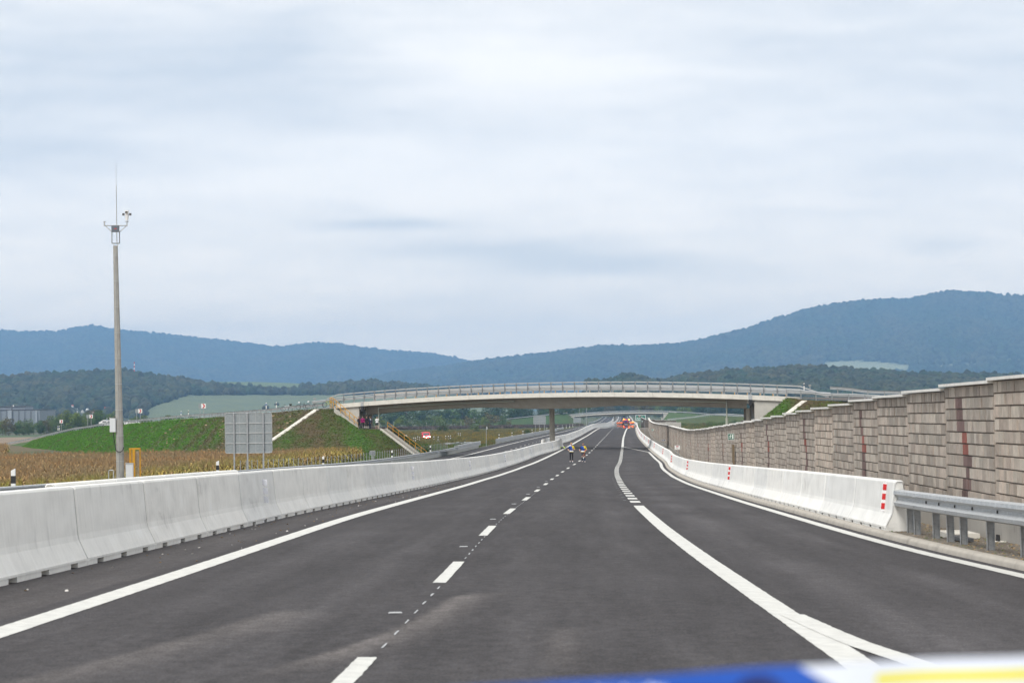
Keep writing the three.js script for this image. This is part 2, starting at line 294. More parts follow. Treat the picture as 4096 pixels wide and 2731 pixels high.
  for (let d = 80.5; d < 338; d += 5.6) strip('separator_dash', wl, 0.32, d, d + 2.9);
  for (let d = 1270; d < 2800; d += 40) strip('lane_dash', () => 0, 0.17, d, d + 13, 0.02, 0.02);
  // thin pre-marking strokes between the dashes and small raised studs
  for (const c of [18.6, 36.3, 53.5, 69.2, 87.2]) for (let i = 0; i < 7; i++) { const d = c + 4 + i * 1.55; strip('guide_stroke', () => 0.05, 0.018, d, d + 0.55, 0.012, 0.006, M.grey); }
  const stud = new MB(); stud.hex([V(-0.075, 0, 0.04), V(0.075, 0, 0.04), V(0.075, 0, -0.04), V(-0.075, 0, -0.04)], [V(-0.06, 0.01, 0.025), V(0.06, 0.01, 0.025), V(0.06, 0.01, -0.025), V(-0.06, 0.01, -0.025)]);
  const sg = stud.geo();
  for (const c of [27.3, 45, 61.3, 78.3, 96.4, 115.7, 136]) { const s = put('road_stud', sg, M.grey, road); s.position.copy(P(c, -0.16, 0.006)); }
  for (let d = 81; d < 150; d += 5.6) strip('guide_stroke', e => wl(e) - 0.30, 0.12, d + 3.4, d + 3.55, 0.012, 0.006, M.grey);
  struct(ribbon(new MB(), [d => edgeR(d), d => edgeR(d) + 0.01, d => edgeR(d) + 0.05, d => edgeR(d) + 0.2, d => edgeR(d) + 0.22], stations(-30, 700, 0.012, 0.6), (d, o) => { const q = o - edgeR(d); return P(d, o, q < 0.005 ? -0.05 : q < 0.03 ? 0.06 : q < 0.1 ? 0.105 : q < 0.21 ? 0.112 : 0.05); }).build('kerb', M.kerb));
  struct(ribbon(new MB(), [d => edgeR(d) + 0.20, d => edgeR(d) + 0.7, d => edgeR(d) + 1.2, d => edgeR(d) + 2, d => edgeR(d) + 4, d => edgeR(d) + 9], stations(-30, 700, 0.012, 0.5), (d, o) => P(d, o, (o - edgeR(d) > 5 ? -0.8 : 0.085) + 0.03 * fbm(d * 1.3, o * 2, 1, 3)), (d, o) => { const k = 1 + 0.9 * fbm(d * 1.1, o * 1.5, 4, 4); return [k, k * (0.98 + 0.1 * fbm(d, o, 9)), k]; }).build('gravel_verge', M.gravel));
  // median ground and opposite carriageway
  struct(ribbon(new MB(), [-9.4, -8.2, -7, -6.2, -6.1], stations(-40, 3300, 0.02), (d, o) => o < -7.5 ? PO(d, o, -0.02) : P(d, o, -0.02), (d, o) => [0.9, 0.9, 0.9]).build('median_strip', M.gravel));
}
const opp = struct(thing('opposite_road', null, null, V(0, 0, 0)));
{
  ribbon(new MB(), [-20.6, -18, -15, -12, -9.3], stations(-40, 3350, 0.015, 1), (d, o) => PO(d, o)).build('asphalt', M.asphalt2, opp);
  const strip = (name, c, w, d0, d1) => ribbon(new MB(), [c - w / 2, c + w / 2], stations(d0, d1, 0.015), (d, o) => PO(d, o, 0.012)).build(name, M.paint, opp);
  strip('edge_line', -17.75, 0.34, -30, 3300); strip('edge_line', -10.3, 0.3, -30, 3300);
  for (let d = 200; d < 1300; d += 18) strip('lane_dash', -14, 0.18, d, d + 6);
  for (let d = 1300; d < 2800; d += 40) strip('lane_dash', -14, 0.2, d, d + 14);
  struct(ribbon(new MB(), [-34, -26, -21.6, -20.5], stations(-40, 3300, 0.015, 2), (d, o) => o < -30 ? V(lane(d) + o, EYE + plainAt(0, d) - 0.3, -d) : o < -24 ? V(lane(d) + o, EYE + Math.min(-dropO(d) - 0.25, plainAt(0, d) + 0.9), -d) : PO(d, o, -0.03), (d, o) => { const n = fbm(d / 6, o, 3); return [0.42 + 0.2 * n, 0.55 + 0.2 * n, 0.25]; }).build('verge', M.gravel));
}

// ---------------------------------------------------------------- concrete barriers
function barrierGeo(h, L, notches, nw, uvs) {
  const m = new MB(), k = h / 1.0, z0 = -L / 2 + 0.016, z1 = L / 2 - 0.016, c = 0.11;
  const prof = [[0.31, 0.07], [0.31, 0.105], [0.30, 0.12], [0.185, 0.34 * Math.sqrt(k)], [0.165, 0.42 * Math.sqrt(k)], [0.105, h - 0.04], [0.085, h - 0.008], [0.06, h]];
  const full = [...prof, ...prof.slice().reverse().map(([x, y]) => [-x, y])];
  const ring = s => full.map(([x, y]) => [x - Math.sign(x) * s, y - (y > h - 0.06 ? s * 0.6 : 0)]);
  const secs = [[z0, ring(0.036)], [z0 + c, ring(0)], [z1 - c, ring(0)], [z1, ring(0.036)]];
  for (let i = 0; i < full.length - 1; i++) for (let s = 0; s < 3; s++) { const [za, A] = secs[s], [zb, B] = secs[s + 1]; m.quad(V(A[i][0], A[i][1], za), V(A[i + 1][0], A[i + 1][1], za), V(B[i + 1][0], B[i + 1][1], zb), V(B[i][0], B[i][1], zb)); }
  for (const [z, R, f] of [[z0, secs[0][1], 1], [z1, secs[3][1], -1]]) for (let i = 0; i < 7; i++) { const l = R.length - 1, q = [V(R[i][0], R[i][1], z), V(R[l - i][0], R[l - i][1], z), V(R[l - i - 1][0], R[l - i - 1][1], z), V(R[i + 1][0], R[i + 1][1], z)]; f > 0 ? m.quad(...q) : m.quad(...q.reverse()); }
  const cuts = [z0]; for (let i = 0; i < notches; i++) { const zc = z0 + (i + 0.5) * L / notches; cuts.push(zc - nw / 2, zc + nw / 2); } cuts.push(z1);
  for (let i = 0; i < cuts.length; i += 2) m.box(0, 0.033, (cuts[i] + cuts[i + 1]) / 2, 0.6, 0.075, cuts[i + 1] - cuts[i]);
  for (let i = 0; i < m.t.length; i += 2) { m.t[i] += uvs; m.t[i + 1] += uvs * 0.37; }
  return m.geo();
}
function placeAlong(o, a, b) { o.position.copy(a).add(b).multiplyScalar(0.5); const t = V().subVectors(b, a); o.rotation.set(0, 0, 0); o.rotation.order = 'YXZ'; o.rotation.y = Math.atan2(-t.x, -t.z); o.rotation.x = Math.atan2(t.y, Math.hypot(t.x, t.z)); return o; }
{
  const gl = [0, 1.9, 3.7, 5.2, 6.6].map(k => barrierGeo(1.18, 6, 3, 0.5, k)), gr = [0, 1.9, 3.7, 5.2, 6.6].map(k => barrierGeo(1.0, 6, 4, 0.3, k + 0.8));
  for (const [a, h] of [[gl, 1.18], [gr, 1.0]]) { const k = Math.sqrt(h), m = new MB(); m.sweep([[0.295, 0.1], [0.17, 0.34 * k], [0.15, 0.42 * k], [0.09, h - 0.045], [0.06, h - 0.014], [-0.06, h - 0.014], [-0.09, h - 0.045], [-0.15, 0.42 * k], [-0.17, 0.34 * k], [-0.295, 0.1]], [V(0, 0, 3.012), V(0, 0, 2.985)]); a.jointStrip = m.geo(); }
  M.jointStrip = std(0.13, 0.125, 0.12);  // dark strip that shows along each barrier joint
  const tones = [[0.86, 0.86, 0.85], [0.82, 0.825, 0.82], [0.87, 0.865, 0.85], [0.79, 0.795, 0.795]].map(c => std(...c, { map: concreteMap, bumpMap: concreteMap, bumpScale: 0.004, roughness: 0.8 }));
  const cap = x => x[0].toUpperCase() + x.slice(1);
  const tri = new MB(); for (let i = 0; i < 3; i++) { const y = 0.42 + i * 0.2, x = 0.165 - 0.014 * i, q = (a, h, z) => V(x + a, y + h, z); tri.hex([q(-0.02, 0.03, 0.012), q(0.10, 0, 0.012), q(0.10, 0, -0.012), q(-0.02, 0.03, -0.012)], [q(-0.02, 0.17, 0.012), q(0.10, 0.15, 0.012), q(0.10, 0.15, -0.012), q(-0.02, 0.17, -0.012)]); }
  const triG = tri.geo();
  const redG = new MB().box(-0.05, 0, 0, 0.07, 0.12, 0.03).geo(), backG = new MB().box(-0.045, 0, 0, 0.1, 0.58, 0.016).geo();
  const mk = (g, label, group) => { const t = thing('concrete_barrier', label, 'barrier', null, group, false); put('barrier_body', pick(g), pick(tones), t); put('joint_strip', g.jointStrip, M.jointStrip, t); return t; };
  let n = 0;
  const leftOff = tab([[0, -5.95], [30, -5.85], [60, -5.65], [110, -5.5], [200, -5.35], [350, -5.3], [700, -5.3]]);
  const seg = (d, off) => {
    n++; const refl = (n - 9) % 8 === 0;
    const t = mk(gl, `${refl ? 'white concrete barrier with grey reflectors' : 'white concrete barrier'}, ${nth100(n)} along the left row counting from the camera`, 'left row of concrete barriers');
    placeAlong(t, P(d, off(d)), P(d + 6, off(d + 6)));
    if (refl) { const r = put('reflector', triG, M.reflector, t); r.position.z = -0.8; }
  };
  for (let d = 8.2; d < 337; d += 6) seg(d, e => leftOff(e) + 0.85 * smooth(262, 318, e));      // the row swings out round the bridge pier
  for (let d = 321; d < 690; d += 6) seg(d, e => leftOff(e) - 1.15 * smooth(420, 338, e));
  n = 0;
  for (let d = 44.5; d < 66; d += 6) { n++; const t = mk(gl, `concrete barrier standing behind the left row, ${nth(n)} from the camera`, 'short second row of concrete barriers'); placeAlong(t, P(d, -7.35, -0.06), P(d + 6, -7.35, -0.06)); }
  n = 0;
  const rightOff = d => edgeR(d) + 0.53;
  for (let d = 50.6; d < 690; d += 6) {
    n++; const mark = n === 1 || (n - 1) % 8 === 0;
    const t = mk(gr, `white concrete barrier ${mark ? 'with red markers' : 'segment'}, ${nth100(n)} along the right row from its near end`, 'right row of concrete barriers');
    placeAlong(t, P(d, rightOff(d), 0.09), P(d + 6, rightOff(d + 6), 0.09));
    if (mark) { const z = n === 1 ? 2.0 : 0, tilt = 0.115; const b = put('marker_plate', backG, M.white, t); b.position.set(-0.125, 0.66, z); b.rotation.z = -tilt; for (let i = 0; i < 3; i++) { const r = put('red_marker', redG, M.red, t); r.position.set(-0.151 + 0.0225 * i, 0.47 + i * 0.19, z); r.rotation.z = -tilt; } }
    if (n === 1) { const h = new MB(); h.tube(V(0, 0.62, 2.98), V(0, 0.62, 2.975 + 0.02), 0.05, 0.05, 12); h.build('lifting_hole', M.black, t); }
  }
  // beyond the mirage stretch the rows run on as one mass
  const fm = new MB(); const prof = [[0.3, 0], [0.3, 0.08], [0.17, 0.38], [0.1, 1.15], [-0.1, 1.15], [-0.17, 0.38], [-0.3, 0.08], [-0.3, 0]];
  fm.sweep(prof, stations(690, 3300, 0.02).map(d => P(d, -5.3))); const fr = fm.build('median_barrier', M.concrete); tag(fr, 'pale concrete median barrier running on beyond the mirage stretch of road', 'barrier');
  const f2 = new MB(); f2.sweep(prof, stations(1262, 3300, 0.02).map(d => PO(d, -9))); tag(f2.build('median_barrier', M.concrete), 'far concrete barrier beside the opposite carriageway under the distant bridge', 'barrier');
  const f3 = new MB(); f3.sweep(prof.map(([a, b]) => [a, b * 0.87]), stations(692, 2600, 0.02).map(d => P(d, rightOff(d), 0.05))); tag(f3.build('roadside_barrier', M.concrete), 'far concrete barrier on the right edge beside the service truck', 'barrier');
}
// ---------------------------------------------------------------- noise wall of rough concrete blocks on the right
let noiseWall;
M.brick = std(1, 1, 1, { vertexColors: true, map: grainMap, bumpMap: grainMap, bumpScale: 0.006, roughness: 0.95 });
M.wallBack = std(0.25, 0.215, 0.185, { map: grainMap, roughness: 1 });
M.cap = std(0.78, 0.775, 0.76, { map: concreteMap });
M.plinth = std(0.40, 0.385, 0.365, { map: concreteMap });
{
  const wallOff = tab([[0, 9.6], [40, 9.5], [330, 9.5], [398, 8.6], [610, 9.0]]);
  noiseWall = thing('noise_wall', 'long noise wall of rough brown-grey concrete blocks with stepped white caps, right of the road', 'noise wall', P(46.4, 9.5));
  const wall = noiseWall, rest = new MB(); let single = 0;
  const brick = (m, M4, x0, x1, y0, y1, z, c) => {
    const f = 0.006, q = (x, y, w) => V(x, y, w).applyMatrix4(M4);
    const B = [q(x0, y0, -0.01), q(x1, y0, -0.01), q(x1, y1, -0.01), q(x0, y1, -0.01)], T = [q(x0 + f, y0 + f, z), q(x1 - f, y0 + f, z), q(x1 - f, y1 - f, z), q(x0 + f, y1 - f, z)];
    m.tint(...c); m.quad(...T); for (let i = 0; i < 4; i++) { const j = (i + 1) % 4; m.quad(B[i], B[j], T[j], T[i]); }
  };
  const list = []; for (let k = -4; 46.4 + 6 * k < 606; k++) list.push(k);
  const order = [0, -1, 1, ...list.filter(k => k < -1 || k > 1)];
  for (const k of order) {
    const d0 = 46.4 + 6 * k, d1 = d0 + 6, a = P(d0, wallOff(d0)), b = P(d1, wallOff(d1)), t = V(b.x - a.x, 0, b.z - a.z), L = t.length(); t.normalize();
    const top = (a.y + b.y) / 2 + 3.0 + rr(-0.012, 0.012), nrm = V().crossVectors(up, t);
    const M4 = new THREE.Matrix4().makeBasis(t.clone().negate(), up, nrm).setPosition(b.x, top, b.z);
    const H = 3.15, rows = 11, pitch = 0.226, y0 = -0.07;
    const pm = new MB().box(L / 2, -H / 2 - 0.04, -0.09, L - 0.05, H - 0.06, 0.17, M4).build('wall_panel', M.wallBack, wall);
    new MB().box(L / 2, -0.03, -0.03, L + 0.09, 0.055, 0.36, M4).build('cap', M.cap, wall);
    new MB().box(L / 2, y0 - rows * pitch - 0.36, 0.005, L - 0.03, 0.70, 0.15, M4).build('plinth', M.plinth, wall);
    const beige = ((k % 6) + 6) % 6 === 5, stripe = ((k % 3) + 3) % 3 === 0;
    const pmInv = V(-wall.position.x, -wall.position.y, -wall.position.z);
    for (let r = 0; r < rows; r++) {
      const n = k > 60 ? 5 : 14, ws = Array.from({ length: n }, () => rr(0.6, 1.4)), sum = ws.reduce((s, w) => s + w), sc = stripe ? 8.4 + 0.9 * Math.sin(r * 0.62 + 0.6) - (r >= 4 && r <= 5 ? 0.4 : 0) : -9;
      let x = 0.04;
      for (let c = 0; c < n; c++) {
        const w = ws[c] / sum * (L - 0.08), hit = stripe && r > 0 && Math.abs((x + w / 2) / L * 14 - (14 - sc)) < 0.95, v = rr(0.72, 1.25), h = rr(-0.02, 0.02);
        let col = beige ? [0.62 * v, (0.53 + h) * v, (0.445 + h) * v] : [0.54 * v, (0.472 + h * 0.7) * v, (0.405 + h * 0.7) * v];
        if (hit) col = r === 4 || r === 5 ? [0.40 * v, 0.13 * v, 0.10 * v] : [0.22 * v, 0.14 * v, 0.128 * v];
        const one = single < 300 && (k === 0 || k === -1 && x < 2.4 || k === 1);
        const m = one ? new MB() : rest, gap = 0.003 + (k > 40 ? 0 : rr(0, 0.004));
        brick(m, M4, x + gap, x + w - gap, y0 - (r + 1) * pitch + 0.016, y0 - r * pitch - 0.004, 0.020 + rr(0, 0.02), col);
        if (one) { single++; const g = m.geo(); g.translate(pmInv.x, pmInv.y, pmInv.z); put('brick', g, M.brick, pm); }
        x += w;
      }
    }
  }
  rest.build('brick_courses', M.brick, wall).userData.kind = 'stuff';
  // second wall farther on, with its return
  const w2 = thing('noise_wall', 'farther noise wall with a short return, beyond the gap where the grey panels stand', 'noise wall', P(720, 8.5));
  const seg = (u0, u1, n) => { for (let i = 0; i < n; i++) { const p = u0.clone().lerp(u1, i / n), q = u0.clone().lerp(u1, (i + 0.985) / n), s = V(q.x - p.x, 0, q.z - p.z).normalize(), o = V().crossVectors(up, s).multiplyScalar(0.1), y = (p.y + q.y) / 2, h = 3.3;
    for (let r = 0; r < 10; r++) { const v = rr(0.85, 1.15), A = y - 0.08 - r * 0.32, B = A - 0.29, m = new MB(); m.tint(0.40 * v, 0.35 * v, 0.305 * v); m.hex([V(p.x - o.x, B, p.z - o.z), V(q.x - o.x, B, q.z - o.z), V(q.x + o.x, B, q.z + o.z), V(p.x + o.x, B, p.z + o.z)], [V(p.x - o.x, A, p.z - o.z), V(q.x - o.x, A, q.z - o.z), V(q.x + o.x, A, q.z + o.z), V(p.x + o.x, A, p.z + o.z)]); m.build('brick_course', M.brick, w2); }
    const c = new MB(); c.hex([V(p.x - o.x * 2, y - 0.06, p.z - o.z * 2), V(q.x - o.x * 2, y - 0.06, q.z - o.z * 2), V(q.x + o.x * 2, y - 0.06, q.z + o.z * 2), V(p.x + o.x * 2, y - 0.06, p.z + o.z * 2)], [V(p.x - o.x * 2, y, p.z - o.z * 2), V(q.x - o.x * 2, y, q.z - o.z * 2), V(q.x + o.x * 2, y, q.z + o.z * 2), V(p.x + o.x * 2, y, p.z + o.z * 2)]); c.build('cap', M.cap, w2);
    const b = new MB(); b.hex([V(p.x, y - h - 0.6, p.z + 0.02), V(q.x, y - h - 0.6, q.z + 0.02), V(q.x + o.x, y - h - 0.6, q.z + o.z), V(p.x + o.x, y - h - 0.6, p.z + o.z)], [V(p.x, y - 0.06, p.z + 0.02), V(q.x, y - 0.06, q.z + 0.02), V(q.x + o.x, y - 0.06, q.z + o.z), V(p.x + o.x, y - 0.06, p.z + o.z)]); b.build('wall_panel', M.wallBack, w2); } };
  seg(pt(2581, 1676, 720), pt(2565, 1668, 900), 6);
  seg(pt(2705, 1682, 716), pt(2581, 1676.5, 720), 3);
  const gp = thing('panel_wall', 'plain light grey panel wall with steel posts, standing behind the noise wall gap', 'wall', pt(2601, 1712, 604));
  for (const [a, b] of [[2601, 2661], [2663.5, 2722]]) { const p = pt(a, 1690, 604), q = pt(b, 1691.5, 598); const m = new MB(); m.hex([V(p.x, p.y - 3.2, p.z), V(q.x, q.y - 3.2, q.z), V(q.x, q.y - 3.2, q.z - 0.2), V(p.x, p.y - 3.2, p.z - 0.2)], [p, q, V(q.x, q.y, q.z - 0.2), V(p.x, p.y, p.z - 0.2)]); m.build('panel', M.concrete2, gp); const c = new MB(); c.hex([V(p.x, p.y, p.z + 0.06), V(q.x, q.y, q.z + 0.06), V(q.x, q.y, q.z - 0.26), V(p.x, p.y, p.z - 0.26)], [V(p.x, p.y + 0.12, p.z + 0.06), V(q.x, q.y + 0.12, q.z + 0.06), V(q.x, q.y + 0.12, q.z - 0.26), V(p.x, p.y + 0.12, p.z - 0.26)]); c.build('cap', M.cap, gp); new MB().box(q.x + 0.08, q.y - 1.5, q.z + 0.05, 0.14, 3.4, 0.18).build('post', M.zinc, gp); }
}

// ---------------------------------------------------------------- steel guardrails
const WBEAM = [[0.02, 0.335], [-0.075, 0.31], [-0.085, 0.25], [-0.01, 0.195], [-0.01, 0.145], [-0.085, 0.09], [-0.075, 0.03], [0.02, 0]];
function guardrail(label, path, posts, o = {}) { // path: foot points; posts: foot points
  const t = thing('guardrail', label, 'guardrail', path[0], o.group), s = o.side ?? 1, lift = o.lift ?? 0.42;
  for (const l of o.lifts ?? [lift]) { const m = new MB().sweep(WBEAM.map(([a, b]) => [a * s, b * (o.tall ?? 1) + l]), path); m.build('beam', M.zinc, t); }
  const h = (o.top ?? 0.76), w = o.w ?? 0.1, pm = new MB();
  pm.box(0, h / 2 - 0.15, 0, w, h + 0.3, 0.012).box(-w / 2, h / 2 - 0.15, 0.025, 0.01, h + 0.3, 0.05).box(w / 2, h / 2 - 0.15, 0.025, 0.01, h + 0.3, 0.05);
  const g = pm.geo();
  for (const p of posts) { const q = put('post', g, M.zincPost, t); q.position.copy(p).sub(t.position); q.position.x += 0.09 * s; }
  return t;
}
{
  const off = d => edgeR(d) + 0.5, ds = stations(6, 52.2, 0, 1);
  const near = guardrail('galvanised steel guardrail in front of the noise wall, nearest to the camera on the right', ds.map(d => P(d, off(d), 0.09)), [49.7, 48.8, 46.6, 45.1, 43.8, 41.5, 39.0, 36.6, 34.0, 32, 30, 28, 26, 24, 22].map(d => P(d, off(d), 0.09)), { w: 0.12, lift: 0.47, top: 0.78, tall: 1.06 });
  for (const d of [48, 44.5, 40.2, 36.4, 32.5]) for (const y of [0.55, 0.72]) for (const e of [-0.05, 0.05]) { const p = P(d + e, off(d) - 0.087, 0.09 + y); new MB().tube(p, V(p.x - 0.012, p.y, p.z), 0.012, 0.012, 6).build('bolt', M.zincPost, near); }
  for (const d of [47, 45.6, 44, 42.4, 40.4, 38.4, 36.2, 34.2]) { const p = P(d, off(d) - 0.02, 0.09 + 0.65); new MB().box(p.x, p.y, p.z, 0.02, 0.05, 0.035).build('slot', M.black, near); }
  // outer edge of the opposite carriageway: closely set posts
  const O = -20.85, run = (a, b, s) => { const r = []; for (let d = a; d < b; d += s) r.push(PO(d, O)); return r; };
  guardrail('long steel guardrail with closely set posts edging the opposite carriageway', stations(60, 432, 0.01, 2).map(d => PO(d, O)), run(150, 432, 1.33), { side: -1, lift: 0.52, top: 0.84 });
  guardrail('triple-beam steel guardrail section where the long guardrail ends at the emergency bay', stations(372, 430, 0, 2).map(d => PO(d, O + 0.35, 0)), run(372, 430, 2), { side: -1, lifts: [0.45, 0.8], top: 1.12 });
  guardrail('steel guardrail along the opposite carriageway beyond the emergency bay', stations(488, 940, 0.01, 2).map(d => PO(d, O)), run(488, 860, 1.6), { side: -1, lift: 0.55, top: 0.9, lifts: [0.25, 0.62] });
  const bay = [pt(1909, 1789, 436), pt(1904, 1776, 452), pt(1880, 1772, 462), pt(1836, 1773, 464), pt(1822, 1790, 452), pt(1800, 1795, 450), pt(1782, 1796, 452)].map(p => V(p.x, EYE - 5.1, p.z));
  guardrail('looping steel guardrail round the emergency bay beside the opposite carriageway', bay, bay.flatMap((p, i) => i ? [0, 0.33, 0.66].map(t => bay[i - 1].clone().lerp(p, t)) : []), { lift: 0.5, top: 0.82 });
  guardrail('distant steel guardrail curving left beyond the far bridge', stations(1500, 3000, 0.03).map(d => PO(d, -21)), run(1500, 1600, 12), { side: -1, lift: 0.3, tall: 2.2, top: 1 });
}

// ---------------------------------------------------------------- overpass
function overpass(o) { // skewed two-span bridge; t runs along it to the right, n away from the camera
  const { O, a, e, t0, t1, ab0, ab1, width: W, post, pier, label } = o;
  const E = V(Math.cos(a), 0, Math.sin(a)), N = V(Math.sin(a), 0, -Math.cos(a)), sk = o.skew ?? 0;   // skew: the deck ends run along the motorway
  const B = (t, n, y) => V(O.x + E.x * (t - sk * n) + N.x * n, y, O.z + E.z * (t - sk * n) + N.z * n);
  const br = thing('overpass_bridge', label, 'bridge', B(pier, W / 2, e(pier) - 7));
  const depth = t => 1.6 + 0.4 * smooth(13, 2, Math.abs(t - pier)) + 0.15 * smooth(ab0 + 6, ab0, t);
  const ring = t => { const y = e(t), D = depth(t); return [[0.2, -0.03], [W - 0.2, -0.03], [W - 0.2, -0.42], [W - 1.5, -0.56], [W - 2.1, -D], [2.1, -D], [1.5, -0.56], [0.2, -0.42]].map(([n, h]) => B(t, n, y + h)); };
  const g = new MB(), ts = []; for (let t = ab0; t <= ab1 + 0.01; t += (ab1 - ab0) / 40) ts.push(t);
  for (let i = 0; i < ts.length - 1; i++) { const A = ring(ts[i]), C = ring(ts[i + 1]); for (let k = 0; k < 8; k++) { const l = (k + 1) % 8; g.quad(A[l], A[k], C[k], C[l]); } }
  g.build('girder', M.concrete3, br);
  const ap = new MB(); for (const [x0, x1] of [[t0, ab0], [ab1, t1]]) ap.hex([B(x0, 0.3, e(x0) - 1), B(x1, 0.3, e(x1) - 1), B(x1, W - 0.3, e(x1) - 1), B(x0, W - 0.3, e(x0) - 1)], [B(x0, 0.3, e(x0) - 0.04), B(x1, 0.3, e(x1) - 0.04), B(x1, W - 0.3, e(x1) - 0.04), B(x0, W - 0.3, e(x0) - 0.04)]);
  ap.build('approach_slab', M.concrete2, br);
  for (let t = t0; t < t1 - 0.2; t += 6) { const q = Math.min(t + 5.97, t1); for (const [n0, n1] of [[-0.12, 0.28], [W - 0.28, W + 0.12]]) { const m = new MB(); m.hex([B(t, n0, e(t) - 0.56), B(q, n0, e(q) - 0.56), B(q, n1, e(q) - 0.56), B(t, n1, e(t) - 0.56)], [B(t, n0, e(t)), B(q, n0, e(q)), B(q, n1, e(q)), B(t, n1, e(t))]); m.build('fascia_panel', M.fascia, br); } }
  // octagonal pier and abutments
  const pc = B(pier, W / 2, 0), oct = (r, y) => Array.from({ length: 8 }, (_, i) => V(pc.x + r * Math.cos(-(i + 0.5) * Math.PI / 4), y, pc.z + r * Math.sin(-(i + 0.5) * Math.PI / 4)).sub(V(0, 0, 0)));
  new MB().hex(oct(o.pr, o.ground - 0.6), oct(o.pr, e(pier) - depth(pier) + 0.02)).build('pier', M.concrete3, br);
  for (const [t, s, low, wing] of [[ab0, -1, o.berm0, o.t0], [ab1, 1, o.berm1, o.t1]]) {
    const m = new MB(), lo = Math.min(t, t + s * 1.2), hi = Math.max(t, t + s * 1.2); m.hex([B(lo + s * 1.2, 0.4, low - 3), B(hi + s * 1.2, 0.4, low - 3), B(hi + s * 1.2, W - 0.4, low - 3), B(lo + s * 1.2, W - 0.4, low - 3)], [B(lo + s * 1.2, 0.4, e(t) - 0.5), B(hi + s * 1.2, 0.4, e(t) - 0.5), B(hi + s * 1.2, W - 0.4, e(t) - 0.5), B(lo + s * 1.2, W - 0.4, e(t) - 0.5)]); m.build('abutment', M.concrete2, br);
    const b = new MB(), l2 = Math.min(t - s * 0.5, t + s * 1.2), h2 = Math.max(t - s * 0.5, t + s * 1.2), ys = low + 0.5; b.hex([B(l2, 1.2, low - 2), B(h2, 1.2, low - 2), B(h2, W - 1.2, low - 2), B(l2, W - 1.2, low - 2)], [B(l2, 1.2, ys), B(h2, 1.2, ys), B(h2, W - 1.2, ys), B(l2, W - 1.2, ys)]); b.build('bearing_seat', M.concrete2, br);
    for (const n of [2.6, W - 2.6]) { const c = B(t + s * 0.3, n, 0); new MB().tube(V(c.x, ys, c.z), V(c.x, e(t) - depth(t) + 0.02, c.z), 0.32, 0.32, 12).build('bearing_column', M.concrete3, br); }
    const w = new MB(), x0 = Math.min(t + s * 1, wing), x1 = Math.max(t + s * 1, wing); for (const n of [0.15, W - 0.45]) w.hex([B(x0, n, low - 3), B(x1, n, low - 3), B(x1, n + 0.3, low - 3), B(x0, n + 0.3, low - 3)], [B(x0, n, e(x0) - 0.5), B(x1, n, e(x1) - 0.5), B(x1, n + 0.3, e(x1) - 0.5), B(x0, n + 0.3, e(x0) - 0.5)]); w.build('wing_wall', M.concrete2, br);
    const j = new MB(), tj = t + s * 0.4; j.box(0, 0, 0, 0.35, 0.75, 0.5); const jm = put('joint_cover', j.geo(), M.black, br); jm.position.copy(B(tj, 0.05, e(t) - 0.92)).sub(br.position);
    const j2 = new MB(); j2.box(0, 0, 0, 0.5, 0.62, 0.06); const k2 = put('joint_plate', j2.geo(), M.zinc, br); k2.position.copy(B(tj, -0.17, e(t) - 0.26)).sub(br.position); k2.rotation.y = -a;
  }
  // drain pipe under the near overhang with hangers
  if (o.pipes) for (const [p0, p1, end] of o.pipes) { const l = []; for (let t = p0; t <= p1 + 0.1; t += 3) l.push(B(t, 1.25, e(t) - 0.98)); const m = new MB().line(l, 0.085, 8); if (end !== null) { const q = B(end, 1.25, e(end) - 1.25), r = B(end, 1.25, o.berm0 + 0.9); m.tube(l[end === p0 ? 0 : l.length - 1], q, 0.085, 0.085, 8).tube(q, r, 0.085, 0.085, 8).tube(r, V(r.x, r.y - 1.0, r.z), 0.17, 0.17, 10); } m.build('drain_pipe', M.pipe, br); for (const p of l) new MB().tube(p, V(p.x, p.y + 0.42, p.z), 0.02, 0.02, 5).build('pipe_hanger', M.zincPost, br); }
  // railing on both edges: posts and three rails
  const pg = (h) => new MB().box(0, h / 2, 0, 0.11, h, 0.02).box(-0.05, h / 2, 0.05, 0.014, h, 0.1).box(0.05, h / 2, 0.05, 0.014, h, 0.1).box(0, 0.02, 0.03, 0.26, 0.04, 0.26).geo(), P1 = pg(1.36), fg = new MB().box(0, 0.5, 0, 0.07, 1.0, 0.07).geo(), bg = new MB().box(0, 0.32, 0, 0.1, 0.7, 0.1).geo();
  const near = o.railBoth ? [0.06, W - 0.06] : [0.06];
  for (const n of near) {
    for (let t = o.r0; t <= o.r1; t += post) { const q = put('railing_post', P1, M.zincPost, br); q.position.copy(B(t, n, e(t))).sub(br.position); q.rotation.y = -a; }
    const rl = []; for (let t = o.r0; t <= o.r1 + 0.1; t += 2 * post) rl.push(t); 
    const down = [[o.r0 - 3.2, -0.35], [o.r0 - 1.2, 0]], down2 = [[o.r1 + 1.6, 0], [o.r1 + 5.6, -0.55]];
    for (const [h, w] of [[1.29, 0.07], [0.92, 0.055]]) { const path = [...down.map(([t, y]) => B(t, n, e(t) + h + y * h)), ...rl.map(t => B(t, n, e(t) + h)), ...down2.map(([t, y]) => B(t, n, e(t) + h + y * h * 1.4))]; new MB().sweep([[-0.05, -w], [-0.05, w], [0.05, w], [0.05, -w]], path, true).build('rail', M.zinc, br); }
    new MB().sweep(WBEAM.map(([x, y]) => [-x + 0.12, y + 0.42]), [o.r0 - 6, ...rl, o.r1 + 6].map(t => B(t, n + 0.22, e(t)))).build('beam', M.zinc, br);
  }
